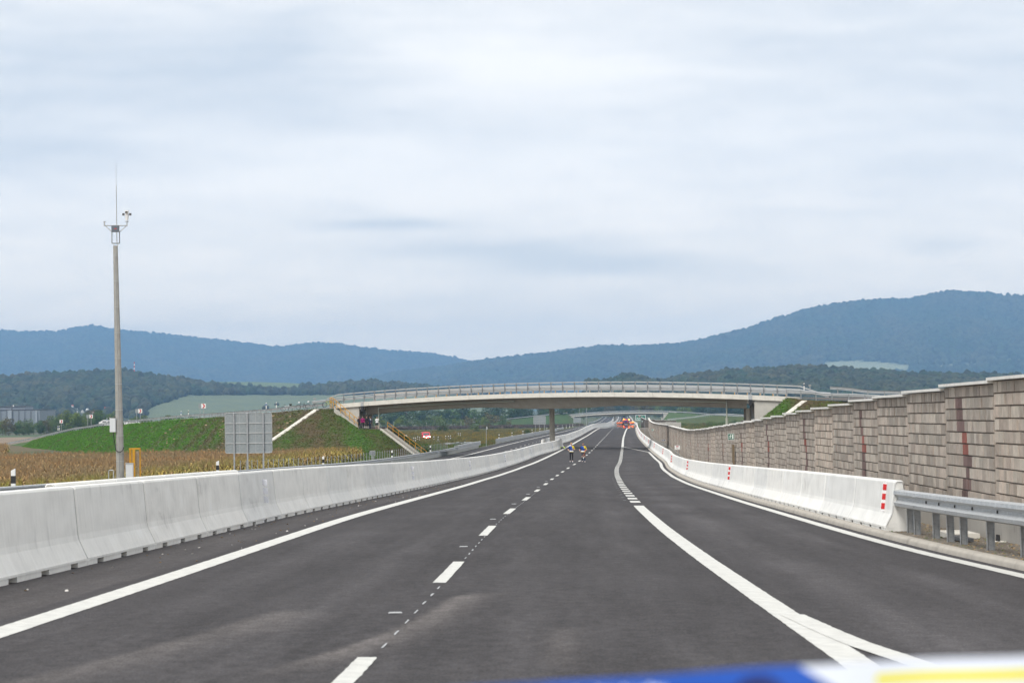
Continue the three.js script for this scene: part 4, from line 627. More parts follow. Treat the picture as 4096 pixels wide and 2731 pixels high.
// ---------------------------------------------------------------- maize field and weeds
{
  const m = new MB(); // one ripe plant: stalk, arching leaves, tassel
  m.tint(0.20, 0.17, 0.05).tube(V(0, 0, 0), V(0, 0.5, 0), 0.018, 0.015, 4, false).tint(0.24, 0.16, 0.075).tube(V(0, 0.5, 0), V(0.01, 0.98, 0), 0.015, 0.008, 4, false);
  for (let i = 0; i < 10; i++) { const y = 0.16 + i * 0.075, a = i * 2.5, l = 0.24 + 0.1 * ((i * 5) % 4) / 4, c = Math.cos(a), s = Math.sin(a), w = 0.036, dry = smooth(0.3, 0.62, y); m.tint(mix(0.19, 0.27, dry), mix(0.21, 0.19, dry), mix(0.03, 0.08, dry)); const q = (r, h, k) => V(c * r - s * w * k, y + h, s * r + c * w * k); m.quad(q(0.01, 0, 0.6), q(0.01, 0, -0.6), q(l * 0.55, 0.10, -1), q(l * 0.55, 0.10, 1)); m.quad(q(l * 0.55, 0.10, 1), q(l * 0.55, 0.10, -1), q(l, -0.06, -0.2), q(l, -0.06, 0.2)); }
  m.tint(0.25, 0.18, 0.095); for (let i = 0; i < 5; i++) { const a = i * 1.26; m.tri(V(0.01, 0.92, 0), V(0.02, 0.93, 0.012), V(Math.cos(a) * 0.07, 1.1, Math.sin(a) * 0.07)); }
  const corn = m.geo(), list = [];
  const mat = std(1, 1, 1, { vertexColors: true, roughness: 0.9 });
  for (let d = 110; d < 480; d += 0.72) for (let k = 0, x = -0.235 * d - 4; x < lane(d) - 26.5; x += 0.44, k++) {
    if (d > 306 && x > -0.194 * d - 2) continue; if (d > 340 && rnd() < 0.45) continue;
    if (d > 298 + 4 * fbm(x / 5, 1) && x > -58) continue;
    const X = x + rr(-0.16, 0.16), D = d + rr(-0.2, 0.2), n = fbm(X / 8, D / 12, 5), f = rr(0.75, 1.3); const gr = (smooth(165, 125, D + 12 * n) * 0.6 + smooth(7, 2, lane(d) - 26.5 - X) * 0.5) * (rnd() < 0.75 ? 1 : 0); list.push([V(X, floorY, -D), rr(1.7, 2.4), 1.95 + 0.4 * n + rr(-0.3, 0.3), [f * (1.02 + 0.5 * n) * mix(1, 0.95, gr), f * mix(1, 1.35, Math.min(1, gr)), f * (1 - 0.3 * n) * mix(1, 0.45, Math.min(1, gr))], 0.06]);
  }
  scatter('maize_field', 'ripe brown and yellow-green maize standing in the field left of the motorway', corn, list, mat);
  // weeds on the waste ground between the roads
  const wl2 = [], tall = [];
  for (let i = 0; i < 26000; i++) { const d = 400 + 700 * rnd() ** 1.4, u = rr(1480, 2320), p = pt(u, 1700, d), X = p.x; if (X > lane(d) - 21.5) continue; const n = fbm(X / 7, d / 20, 9), z = rnd(); p.y = EYE + plainAt(0, d) - 0.05; let c = z < 0.45 ? [0.15, 0.115, 0.045] : z < 0.8 ? [0.085, 0.11, 0.03] : [0.17, 0.15, 0.05]; if (n > 0.16 && d > 560 && d < 860 && z > 0.4) c = [0.30, 0.20, 0.02]; if (d < 470 && z > 0.35) c = [0.06, 0.13, 0.02]; const f = rr(0.7, 1.3); wl2.push([p, rr(0.5, 1.3), rr(0.5, 1.15) * (n > 0.1 ? 1.3 : 1), c.map(v => v * f), 0.25]); }
  for (let i = 0; i < 4500; i++) { const d = rr(120, 420), p = PO(d, rr(-26, -21.4)); p.y -= 0.1 + 0.12 * Math.max(0, -21.4 - (p.x - lane(d))); const f = rr(0.7, 1.3); wl2.push([p, rr(0.25, 0.6), rr(0.2, 0.55), [0.075 * f, 0.13 * f, 0.025 * f], 0.3]); }
  for (let i = 0; i < 9000; i++) { const d = rr(700, 1500), u = rr(2600, 3060), p = pt(u, 1700, d); if (p.x < lane(d) + 12) continue; p.y = EYE + plainAt(0, d) + 0.3; const z = rnd(), f = rr(0.7, 1.3), c = z < 0.5 ? [0.16, 0.13, 0.05] : [0.075, 0.12, 0.03]; wl2.push([p, rr(0.8, 1.8), rr(0.6, 1.4), c.map(v => v * f), 0.25]); }
  scatter('wild_grass', 'tall brown, green and yellow weeds on the waste ground beyond the opposite carriageway', tuft, wl2);
  const dry = []; for (let i = 0; i < 5200; i++) { const d = rr(20, 60), o = edgeR(d) + rr(0.26, 2.0), f = rr(0.5, 1.5), z = rnd(); dry.push([P(d, o, 0.075), rr(0.012, 0.035), rr(0.01, 0.028), z < 0.6 ? [0.20 * f, 0.175 * f, 0.145 * f] : z < 0.9 ? [0.24 * f, 0.17 * f, 0.09 * f] : [0.08 * f, 0.12 * f, 0.03 * f], 1]); }
  scatter('verge_stones', 'small stones and dry bits on the gravel behind the right kerb', new THREE.IcosahedronGeometry(1, 0), dry);
  const lit = []; for (let i = 0; i < 150; i++) { const d = rr(30, 130), f = rr(0.6, 1.3); lit.push([P(d, LE - rr(0.25, 1.6), 0.006), rr(0.008, 0.03), rr(0.004, 0.01), rnd() < 0.7 ? [0.22 * f, 0.14 * f, 0.06 * f] : [0.5 * f, 0.48 * f, 0.45 * f], 0.4]); }
  scatter('shoulder_litter', 'scattered dry leaves and bits along the foot of the left barriers', new THREE.IcosahedronGeometry(1, 0), lit);
}

// ---------------------------------------------------------------- trees
function crownGeo(h, w, n, hue, leaf) {
  const m = new MB(), lobes = []; for (let i = 0; i < 11; i++) { const y = rr(0.2, 0.92), r = Math.sin(Math.PI * clamp((y - 0.12) / 0.95)) * 0.5; const a = rnd() * 6.28; lobes.push([V(Math.cos(a) * r * w * 0.62, y * h, Math.sin(a) * r * w * 0.62), rr(0.16, 0.27) * w, rr(0.75, 1.25)]); }
  for (let i = 0; i < n; i++) { const [c, r, f] = pick(lobes), d = V(rnd() - 0.5, rnd() - 0.5, rnd() - 0.5).normalize(), p = c.clone().addScaledVector(d, r * (0.55 + 0.5 * rnd())), a = V(rnd() - 0.5, rnd() - 0.5, rnd() - 0.5).normalize(), b = V().crossVectors(a, d).normalize(), s = leaf * rr(0.6, 1.3), k = f * rr(0.7, 1.3); m.tint(hue[0] * k, hue[1] * k, hue[2] * k); m.quad(p.clone().addScaledVector(a, s), p.clone().addScaledVector(b, s * 0.7), p.clone().addScaledVector(a, -s), p.clone().addScaledVector(b, -s * 0.7)); }
  return m.geo();
}
function trunkGeo(h, r) { const m = new MB(); m.tube(V(0, -0.4, 0), V(0, h * 0.45, 0), r, r * 0.7, 7).tube(V(0, h * 0.45, 0), V(0.1, h * 0.85, 0.1), r * 0.7, r * 0.2, 6); for (let i = 0; i < 5; i++) { const a = i * 1.3, y = h * (0.3 + 0.09 * i); m.tube(V(0, y, 0), V(Math.cos(a) * h * 0.2, y + h * 0.18, Math.sin(a) * h * 0.2), r * 0.4, r * 0.1, 5); } return m.geo(); }
const hues = [[0.040, 0.075, 0.025], [0.060, 0.11, 0.022], [0.10, 0.14, 0.022], [0.034, 0.062, 0.026], [0.11, 0.095, 0.035], [0.08, 0.125, 0.034]];
const treeKinds = hues.map((h, i) => ({ crown: crownGeo(1, 0.85 + 0.06 * i, 2000, h, 0.028), trunk: trunkGeo(1, 0.022) }));
const bushKinds = hues.map((h, i) => ({ crown: crownGeo(1, 1.5, 900, h, 0.045), trunk: trunkGeo(1, 0.02) }));
function tree(name, label, category, kind, p, h, w, group) { const t = thing(name, label, category, p, group, false); const c = put('crown', kind.crown, M.leaf, t), k = put('trunk', kind.trunk, M.bark, t); c.scale.set(w, h, w); k.scale.set(w, h * 0.95, w); t.rotation.y = rnd() * 6.28; return t; }
{
  const HN = ['dark green', 'green', 'bright green', 'deep green', 'brownish', 'light green'];
  const row = (name, list, where, group) => { list.sort((a, b) => a[0] - b[0]); list.forEach(([u, d, h, k, bush], i) => { const p = pt(u, 1700, d); p.y = EYE + plainAt(0, d) - 0.05 + (list.lift ?? 0); tree(name, `${HN[k]} ${bush ? 'bush' : 'tree'}, ${nth(i + 1)} from left ${where}`, bush ? 'bush' : 'tree', (bush ? bushKinds : treeKinds)[k], p, h, bush ? h * rr(0.9, 1.2) : h * rr(0.9, 1.15), group); }); };
  const L = []; for (let u = -60; u < 900; u += 19) L.push([u + rr(-10, 10), rr(1330, 1480), rr(8.5, 13.5) * (u > 470 ? 0.72 : u < 190 ? 0.72 : 1), pick([0, 1, 2, 5, 4, 1, 2]), false]);
  row('broadleaf_tree', L, 'in the tree belt below the grey hall', 'tree belt at the left');
  const A = []; for (let u = 1500; u < 2300; u += 27) A.push([u + rr(-12, 12), rr(1640, 1900), rr(10, 15.5), pick([0, 3, 0, 3, 1, 0]), false]);
  row('broadleaf_tree', A, 'in the wood seen under the left span', 'wood under the left span');
  const Bs = []; for (let u = 1520; u < 2040; u += 30) Bs.push([u + rr(-14, 14), rr(1420, 1560), rr(3.2, 8), pick([1, 2, 5, 4, 2, 5]), rnd() < 0.6]);
  row('young_tree', Bs, 'in the scrub under the left span', 'scrub under the left span');
  const C = []; for (let u = 2250; u < 3130; u += 26) C.push([u + rr(-12, 12), u > 2740 ? rr(1900, 2200) : rr(2150, 2500), rr(11, 17), pick(u > 2760 ? [0, 3, 3, 0, 1] : [0, 1, 2, 5, 3, 4]), false]);
  row('broadleaf_tree', C, 'in the wood seen under the right span', 'wood under the right span');
  const D = []; for (let u = 2740; u < 2960; u += 38) D.push([u + rr(-8, 8), rr(900, 1050), rr(1.6, 2.8), pick([1, 4, 5, 0]), true]);
  row('bush', D, 'in the scrub behind the noise wall', 'scrub behind the noise wall');
  for (const [u, d, h, k, label] of [[1771, 960, 2.7, 0, 'round dark bush alone in the field right of the red van'], [1908, 900, 1.5, 0, 'low spreading dark bush in the field between the red van and the pier'], [2118, 690, 1.9, 0, 'dark bush behind the guardrail left of the bridge pier'], [1892, 1080, 2.9, 5, 'olive bush at the foot of the distant embankment'], [1945, 1250, 2.6, 4, 'brown bush on the distant embankment foot']]) { const p = pt(u, 1700, d); p.y = EYE + plainAt(0, d) - 0.1; tree('bush', label, 'bush', bushKinds[k], p, h, h * 1.25); }
  // dark hedge of brambles along the far field edge, and crops
  const hb = []; for (let i = 0; i < 5200; i++) { const d = rr(1270, 1420), u = rr(1500, 2330), p = pt(u, 1700, d); p.y = EYE + plainAt(0, d); const f = rr(0.6, 1.4); hb.push([p, rr(1, 2.4), rr(0.6, 2.0), [0.085 * f, 0.065 * f, 0.055 * f], 0.4]); }
  scatter('bramble_hedge', 'brownish tangle of brambles along the far edge of the field', tuft, hb);
}

// ---------------------------------------------------------------- embankment of the distant bridge
{
  const g = (u, v, d) => pt(u, v, d);
  const crest = [g(1815, 1702, 1500), g(1900, 1692, 1540), g(2000, 1683, 1580), g(2130, 1669, 1620), g(2270, 1655, 1648)], toe = crest.map((p, i) => V(p.x + 1, EYE - 5.4, p.z + 4 + i * 3));
  for (let i = 0; i < 4; i++) { const s = slopeSheet(patch(crest[i], crest[i + 1], toe[i + 1], toe[i], 10, 8), p => { const n = fbm(p.x / 6, p.y, 2); return [0.07 + 0.04 * n, 0.13 + 0.04 * n, 0.04]; }, 0.3); struct(s.build('distant_embankment', M.soil)); }
  const e0 = g(2270, 1655, 1648), e1 = V(e0.x + 7.5, EYE - 4.8, e0.z + 6); struct(slopeSheet(patch(e0, V(e0.x + 3, e0.y - 2.3, e0.z - 3), e1, toe[4], 10, 8), p => [0.08, 0.12, 0.04], 0.3).build('distant_embankment', M.soil));
  const rc = [g(2676, 1650, 1634), g(2760, 1654, 1620), g(2832, 1660, 1600), g(2990, 1672, 1560)], rt = rc.map((p, i) => V(p.x - 6 + i * 2, EYE - 4.6, p.z + 14));
  for (let i = 0; i < 3; i++) struct(slopeSheet(patch(rc[i], rc[i + 1], rt[i + 1], rt[i], 10, 8), p => { const n = fbm(p.x / 6, p.y, 2); return [0.08 + 0.04 * n, 0.135 + 0.04 * n, 0.04]; }, 0.3).build('distant_embankment', M.soil));
  const r2 = [g(2670, 1683, 1300), g(2760, 1675, 1290), g(2870, 1662, 1280), g(3010, 1668, 1270)], r2t = r2.map(p => V(p.x, EYE - 5.4, p.z + 12)); for (let i = 0; i < 3; i++) struct(slopeSheet(patch(r2[i], r2[i + 1], r2t[i + 1], r2t[i], 10, 8), p => { const n = fbm(p.x / 6, p.y, 2); return [0.09 + 0.04 * n, 0.12 + 0.04 * n, 0.04]; }, 0.3).build('distant_slip_road', M.soil));
  const gr = (label, pts) => { const c = new THREE.CatmullRomCurve3(pts).getSpacedPoints(40); guardrail(label, c, c, { lift: 0.5, tall: 1.6, top: 0.9, w: 0.14 }); };
  gr('thin guardrail along the distant embankment left of the far bridge', crest); gr('thin guardrail along the distant embankment right of the far bridge', rc); gr('pale guardrail of the slip road sloping behind the far noise wall', r2);
}
// ---------------------------------------------------------------- weather mast, cabinet, frame, hoop
const foot = (d, off, y) => { const p = PO(d, off); if (y !== undefined) p.y = y; return p; };
{
  const D = 133, b = pt(480, 1908, D), top = pt(460, 982, D), t = thing('weather_mast', 'tall tapering grey concrete mast with camera, cross arms and whip aerial', 'mast', V(b.x, b.y - 0.6, b.z));
  const L = k => b.clone().lerp(top, k), r = k => mix(0.215, 0.12, k);
  for (let i = 0; i < 9; i++) { new MB().tube(L(i / 9 - (i ? 0 : 0.05)), L((i + 0.995) / 9), r(i / 9), r((i + 1) / 9), 12).build('mast_section', M.pole, t); const q = L((i + 0.6) / 9); new MB().tube(V(q.x, q.y, q.z), V(q.x, q.y + 0.025, q.z), r((i + 0.6) / 9) + 0.006, r((i + 0.6) / 9) + 0.006, 14).build('band', M.zinc, t); }
  new MB().line([V(L(0.02).x - 0.02, L(0.02).y, L(0.02).z + 0.22), V(L(0.3).x, L(0.3).y, L(0.3).z + 0.2), V(L(0.97).x, L(0.97).y, L(0.97).z + 0.13)], 0.012, 5).build('cable_duct', M.zinc, t);
  const q = (u, v) => pt(u, v, D), f = (u0, v0, u1, v1, rad, name, mat) => new MB().tube(q(u0, v0), q(u1, v1), rad, rad, 7).build(name, mat, t);
  f(446, 925, 446, 973, 0.022, 'frame_tube', M.darkgrey); f(476.5, 925, 476.5, 973, 0.022, 'frame_tube', M.darkgrey); f(446, 973, 476.5, 973, 0.022, 'frame_tube', M.darkgrey); f(413, 902, 509, 902, 0.025, 'cross_arm', M.zincPost); f(421, 904, 447, 928, 0.018, 'brace', M.zincPost); f(503, 904, 476, 928, 0.018, 'brace', M.zincPost); f(454, 973, 454, 985, 0.02, 'frame_tube', M.zinc); f(470, 973, 470, 985, 0.02, 'frame_tube', M.zinc);
  const box = new MB(), c = q(461, 915.5); box.box(c.x, c.y, c.z + 0.1, 0.39, 0.34, 0.2).build('control_box', std(0.13, 0.15, 0.18), t); new MB().box(c.x + 0.02, c.y, c.z + 0.203, 0.12, 0.035, 0.004).build('badge', M.red, t);
  f(466, 978, 465, 900, 0.02, 'aerial_mast', M.zincPost); f(465.2, 902, 463, 742, 0.019, 'aerial_mast', M.zincPost); f(463, 744, 462.3, 655, 0.008, 'whip_aerial', M.zinc); f(416, 901, 416, 887, 0.03, 'arm_stub', M.zinc); f(411.5, 887, 420.5, 887, 0.02, 'flange', M.darkgrey); f(506, 901, 506, 886, 0.03, 'arm_stub', M.zinc); f(500, 886, 513, 886, 0.02, 'flange', M.darkgrey);
  const cam = q(506, 868); new MB().tube(V(cam.x, cam.y - 0.17, cam.z), V(cam.x, cam.y + 0.12, cam.z), 0.075, 0.1, 12).tube(V(cam.x, cam.y + 0.12, cam.z), V(cam.x, cam.y + 0.2, cam.z), 0.1, 0.06, 12).build('camera_body', M.white, t); new MB().box(cam.x, cam.y + 0.27, cam.z, 0.17, 0.15, 0.3).build('camera_head', M.white, t); new MB().box(cam.x, cam.y + 0.245, cam.z + 0.152, 0.13, 0.08, 0.01).build('lens_window', M.black, t);
  for (const s of [-1, 1]) { new MB().box(cam.x + s * 0.18, cam.y + 0.14, cam.z + 0.02, 0.11, 0.12, 0.1).build('infrared_lamp', M.darkgrey, t); new MB().tube(V(cam.x, cam.y + 0.2, cam.z), V(cam.x + s * 0.16, cam.y + 0.19, cam.z), 0.012, 0.012, 5).build('lamp_bracket', M.zincPost, t); }
  const e = q(451.5, 1700); new MB().box(e.x, e.y, e.z + 0.12, 0.30, 0.72, 0.26).build('junction_box', std(0.62, 0.64, 0.66), t); for (const v of [1678, 1724]) { const p = q(463, v); new MB().box(p.x, p.y, p.z + 0.1, 0.3, 0.05, 0.16).build('box_bracket', M.zincPost, t); }
  new MB().line([[455, 1728], [458, 1760], [464, 1790], [465, 1800], [472, 1806], [484, 1807], [493, 1800], [496, 1788]].map(([u, v]) => q(u, v).add(V(0, 0, 0.26))), 0.022, 6).build('cable_loop', M.black, t);
  const fr = thing('yellow_frame', 'yellow painted steel frame standing behind the barrier, right of the concrete mast', 'frame', pt(540, 1925, 132)), Q = (u, v, z = 0) => pt(u, v, 132).add(V(0, 0, z));
  for (const [u, z, w] of [[520, 0, 0.11], [536, 0.25, 0.13], [558.5, 0, 0.07]]) { const a = Q(u, 1794, z), g = Q(u + 3, 1925, z); new MB().box(a.x, (a.y + g.y) / 2, a.z, w, a.y - g.y, 0.1).build('post', M.yellow, fr); }
  const a0 = Q(517, 1795), a1 = Q(561, 1794), mid = V((a0.x + a1.x) / 2, a0.y, a0.z); new MB().box(mid.x, mid.y, mid.z, a1.x - a0.x, 0.09, 0.1).box(mid.x, mid.y, mid.z + 0.25, a1.x - a0.x, 0.08, 0.08).build('top_bar', M.yellow, fr);
  const g0 = Q(547, 1806), g1 = Q(555, 1925), grill = new MB(); for (let i = 0; i < 24; i++) grill.box((g0.x + g1.x) / 2 + 0.02, mix(g0.y, g1.y, i / 24), g0.z + 0.02, 0.2, 0.02, 0.02); grill.build('louvre', M.grey, fr);
  const cb = thing('roadside_cabinet', 'small pale grey cabinet between the concrete mast and the yellow frame', 'cabinet', pt(517, 1925, 131)); { const p = pt(517, 1890, 131); new MB().box(p.x, p.y - 0.1, p.z, 0.36, 1.1, 0.3).build('body', std(0.6, 0.61, 0.62), cb); new MB().box(p.x, p.y + 0.47, p.z, 0.4, 0.04, 0.34).build('lid', M.grey, cb); }
  const hp = thing('steel_hoop', 'low bent steel hoop left of the concrete mast', 'hoop', pt(442, 1925, 131)); new MB().line([[433, 1930], [433, 1884], [436, 1881], [449, 1880], [452, 1883], [453, 1930]].map(([u, v]) => pt(u, v, 131)), 0.026, 7).build('tube', M.zinc, hp);
}

// ---------------------------------------------------------------- signs seen from behind
function signBack(label, u0, u1, v0, v1, vb, d, posts, rails, seams) {
  const t = thing('road_sign', label, 'road sign', pt((u0 + u1) / 2, vb, d)), a = pt(u0, v1, d), b = pt(u1, v1, d), c = pt(u0, v0, d), w = b.x - a.x, h = c.y - a.y, cx = (a.x + b.x) / 2, cy = (a.y + c.y) / 2, rr0 = Math.min(0.16, w * 0.06);
  const sh = new THREE.Shape(); sh.moveTo(-w / 2 + rr0, -h / 2); sh.lineTo(w / 2 - rr0, -h / 2); sh.quadraticCurveTo(w / 2, -h / 2, w / 2, -h / 2 + rr0); sh.lineTo(w / 2, h / 2 - rr0); sh.quadraticCurveTo(w / 2, h / 2, w / 2 - rr0, h / 2); sh.lineTo(-w / 2 + rr0, h / 2); sh.quadraticCurveTo(-w / 2, h / 2, -w / 2, h / 2 - rr0); sh.lineTo(-w / 2, -h / 2 + rr0); sh.quadraticCurveTo(-w / 2, -h / 2, -w / 2 + rr0, -h / 2);
  const g = new THREE.ExtrudeGeometry(sh, { depth: 0.02, bevelEnabled: false }); g.translate(cx - t.position.x, cy - t.position.y, a.z - t.position.z - 0.02); put('panel', g, M.signBack, t);
  const pts = sh.getPoints(6).map(p => V(cx + p.x, cy + p.y, a.z + 0.012)); pts.push(pts[0].clone()); new MB().line(pts, Math.max(0.018, w * 0.007), 5).build('rim', M.zinc, t);
  for (const v of rails) { const y = mix(a.y, c.y, v); new MB().box(cx, y, a.z + 0.02, w, h * 0.024, 0.035).build('stiffener', M.zinc, t); }
  for (const s of seams) new MB().box(a.x + w * s, cy, a.z + 0.004, 0.02, h, 0.012).build('seam', M.grey, t);
  for (const s of posts) { const x = a.x + w * s, y0 = pt(u0, vb, d).y; new MB().box(x, (c.y + y0) / 2, a.z + 0.08, Math.max(0.09, w * 0.03), c.y - y0, 0.1).build('post', M.zincPost, t); }
  return t;
}
M.signBack = std(0.40, 0.44, 0.46, { map: steelMap, metalness: 0.25, roughness: 0.5 });
signBack('large grey road sign seen from behind on three posts, in front of the left embankment', 900.5, 1088, 1653, 1813, 1905, 176, [0.19, 0.475, 0.815], [0.245, 0.5, 0.745], [0.31, 0.65]);
signBack('grey road sign back on three posts, left of the bridge pier', 2134, 2183.4, 1664, 1696.6, 1733, 760, [0.14, 0.5, 0.88], [0.35, 0.66], []);
signBack('smaller grey back of a road sign on two posts, right of the bridge pier', 2294, 2324, 1671, 1691, 1709, 1240, [0.22, 0.77], [0.3, 0.6, 0.85], []);
signBack('small grey sign back on two posts behind the long guardrail', 1479, 1501, 1803, 1820, 1845, 275, [0.35, 0.6], [0.4], []);
signBack('little grey sign back on a post among the bicycles', 1252.5, 1263, 1592.5, 1597.5, 1633, 352, [0.5], [], []);
signBack('little grey sign back on a post on the right bridge approach', 3236, 3245.5, 1538.5, 1544, 1566, 291, [0.5], [], []);

// ---------------------------------------------------------------- chevron signs, delineators, small signs
{
  const chev = (label, u, v, vb, d, back) => { const t = thing('chevron_sign', label, 'road sign', pt(u, vb, d), 'red and white chevron signs'), p = pt(u, v, d), s = 0.36; new MB().box(p.x, p.y, p.z, s * 2, s * 2.05, 0.03).build('plate', M.white, t); const m = new MB(), z = p.z + 0.02; for (const f of [1, -1]) m.quad(V(p.x - 0.2, p.y + f * s * 0.95, z), V(p.x + 0.02, p.y + f * s * 0.95, z), V(p.x + 0.26, p.y, z), V(p.x + 0.04, p.y, z)); m.build('chevron', M.red, t); new MB().box(p.x, (p.y + pt(u, vb, d).y) / 2, p.z - 0.05, 0.08, p.y - pt(u, vb, d).y, 0.06).build('post', M.zincPost, t); if (back) { const b = pt(u - 14, v, d + 4); new MB().box(b.x, b.y, b.z, 0.5, 0.7, 0.03).build('side_plate', M.signBack, t); new MB().box(b.x, (b.y + pt(u, vb, d).y) / 2, b.z, 0.08, b.y - pt(u, vb, d).y, 0.06).build('post', M.zincPost, t); } };
  chev('red and white chevron sign at the foot of the left embankment road, leftmost', 243, 1685.5, 1728, 562, false);
  chev('red and white chevron sign left of the concrete mast', 362.5, 1665, 1706, 530, true);
  chev('red and white chevron sign right of the concrete mast', 559, 1643.5, 1690, 466, true);
  chev('red and white chevron sign highest up the left embankment', 813, 1623.5, 1670, 404, true);
  const pg = h => { const m = new MB(); m.hex([V(-0.06, 0, 0.05), V(0.06, 0, 0.05), V(0.06, 0, -0.05), V(-0.06, 0, -0.05)], [V(-0.06, h - 0.06, 0.05), V(0.06, h, 0.05), V(0.06, h, -0.05), V(-0.06, h - 0.06, -0.05)]); return m.geo(); }, G = pg(1.05), Bd = new MB().box(0, 0.73, 0, 0.124, 0.22, 0.104).geo();
  const del = (label, p, mat, group, s = 1) => { const t = thing('delineator_post', label, 'delineator', p, group, false); put('post', G, M.white, t); put('band', Bd, mat, t); t.scale.setScalar(s); return t; };
  for (const [u, v, d, m, w] of [[230, 1722, 566, 'blue', 'leftmost of the pair beside the leftmost chevron sign'], [235, 1721, 568, 'black', 'right one of the pair beside the leftmost chevron sign'], [426, 1693, 512, 'blue', 'just left of the concrete mast'], [438, 1691, 510, 'black', 'directly beside the mast junction box'], [723, 1668, 432, 'blue', 'left one of the pair behind the embankment rail'], [752.5, 1665, 428, 'black', 'right one of the pair behind the embankment rail'], [1064, 1638, 380, 'blue', 'left of the parked bicycles'], [1104.6, 1636, 378, 'black', 'nearest to the parked bicycles'], [3217.6, 1560, 296, 'black', 'on the right bridge approach']]) del(`white delineator post with ${m} band, ${w}`, pt(u, v, d), M[m], 'delineators on the crossing road', v < 1600 ? 0.8 : 1);
  [107, 165, 222, 285, 340].forEach((d, i) => { const p = PO(d, -22); del(`white delineator with black band behind the long guardrail, ${nth(i + 1)} from the camera`, p, M.black, 'delineators along the opposite carriageway', 1.45); });
  for (let i = 0; i < 12; i++) del(`small white delineator beyond the emergency bay, ${nth(i + 1)} from the camera`, PO(520 + i * 55, -22, 0.1), M.black, 'far delineators along the opposite carriageway', 1.45);
  [[1654, 1755, 560], [1661, 1755, 560], [1671, 1752, 600], [1678.5, 1755, 575], [1735, 1751, 590], [1752.5, 1752, 580], [1782.5, 1748, 600], [1793, 1748, 600], [1801, 1746, 610], [1833, 1736, 700], [1841, 1736, 700]].forEach(([u, v, d], i) => del(`white banded post on the side road, ${nth(i + 1)} from left near the red van`, V(pt(u, v, d).x, EYE - 5.3, pt(u, v, d).z), M.black, 'posts along the side road', 1.25));
  // kilometre plate, name plate, escape signs
  const canvas = (w, h, f) => { const c = document.createElement('canvas'); c.width = w; c.height = h; f(c.getContext('2d'), w, h); const t = new THREE.CanvasTexture(c); t.colorSpace = THREE.SRGBColorSpace; return new THREE.MeshStandardMaterial({ map: t, roughness: 0.5 }); };
  const board = (name, label, p, w, h, mat, posts, rim = M.white, turn = 0) => { const t = thing(name, label, 'sign', V(p.x, p.y - h / 2 - (posts.length ? 1 : 0), p.z), null, false), y = h / 2 + (posts.length ? 1 : 0); const f = put('face', new THREE.PlaneGeometry(w * 0.96, h * 0.94), mat, t); f.position.set(0, y, 0.022); new MB().box(0, y, 0, w, h, 0.04).build('plate', rim, t); for (const x of posts) new MB().box(x * w, y / 2 - 0.5, -0.05, 0.06, y + 1 - 0.1, 0.05).build('post', M.zincPost, t); t.rotation.y = turn; return t; };
  const km = canvas(256, 192, (c, w, h) => { c.fillStyle = '#f2f2f0'; c.fillRect(0, 0, w, h); c.strokeStyle = '#333'; c.lineWidth = 5; c.strokeRect(6, 6, w - 12, h - 12); c.fillStyle = '#b50f1e'; c.fillRect(76, 18, 104, 52); c.fillStyle = '#fff'; c.font = 'bold 42px sans-serif'; c.textAlign = 'center'; c.fillText('R4', 128, 59); c.fillStyle = '#222'; c.font = '90px sans-serif'; c.fillText('16', 106, 160); c.font = '52px sans-serif'; c.fillText('.5', 186, 160); });
  board('kilometre_sign', 'white kilometre plate reading R4 16.5 on two posts behind the right barriers', pt(2710, 1790, 232), 0.52, 0.41, km, [-0.2, 0.2]);
  const nm = canvas(256, 64, (c, w, h) => { c.fillStyle = '#f2f2f0'; c.fillRect(0, 0, w, h); c.fillStyle = '#16204d'; c.fillRect(8, 8, w - 16, h - 16); c.fillStyle = '#fff'; c.font = 'bold 34px sans-serif'; c.textAlign = 'center'; c.fillText('Meteo', w / 2, 45); });
  board('name_sign', 'small dark blue name plate on a post in front of the noise wall bend', pt(2654, 1760.5, 312), 0.47, 0.17, nm, [0]);
  const ex = canvas(128, 128, (c, w, h) => { c.fillStyle = '#0b5a45'; c.fillRect(0, 0, w, h); c.strokeStyle = '#e8efe9'; c.lineWidth = 4; c.strokeRect(3, 3, w - 6, h - 6); c.fillStyle = '#e8efe9'; c.fillRect(84, 16, 28, 94); c.beginPath(); c.arc(56, 28, 10, 0, 7); c.fill(); c.lineCap = 'round'; c.strokeStyle = '#e8efe9'; c.lineWidth = 13; c.beginPath(); c.moveTo(52, 44); c.lineTo(46, 70); c.stroke(); c.lineWidth = 9; c.beginPath(); c.moveTo(46, 70); c.lineTo(60, 84); c.lineTo(62, 108); c.moveTo(44, 70); c.lineTo(36, 90); c.lineTo(16, 92); c.moveTo(52, 44); c.lineTo(66, 58); c.lineTo(76, 54); c.moveTo(50, 44); c.lineTo(34, 48); c.lineTo(24, 62); c.stroke(); });
  board('escape_sign', 'green escape sign with running figure on the noise wall above the side door', pt(2925, 1746.5, 124), 0.31, 0.31, ex, []);
  board('escape_sign', 'small green escape sign at the bend of the noise wall', pt(2611.5, 1719, 392), 0.34, 0.34, ex, []);
  board('escape_sign', 'tiny green escape sign on the farther noise wall', pt(2569.5, 1685, 712), 0.36, 0.36, ex, []);
  const dr = noiseWall, dp = P(127.4, 9.36); new MB().box(dp.x, dp.y + 0.95, dp.z, 0.1, 2.0, 0.5).build('door', std(0.19, 0.145, 0.09), dr); new MB().box(dp.x - 0.06, dp.y + 1.0, dp.z + 0.15, 0.03, 0.12, 0.03).build('door_handle', M.zinc, dr);
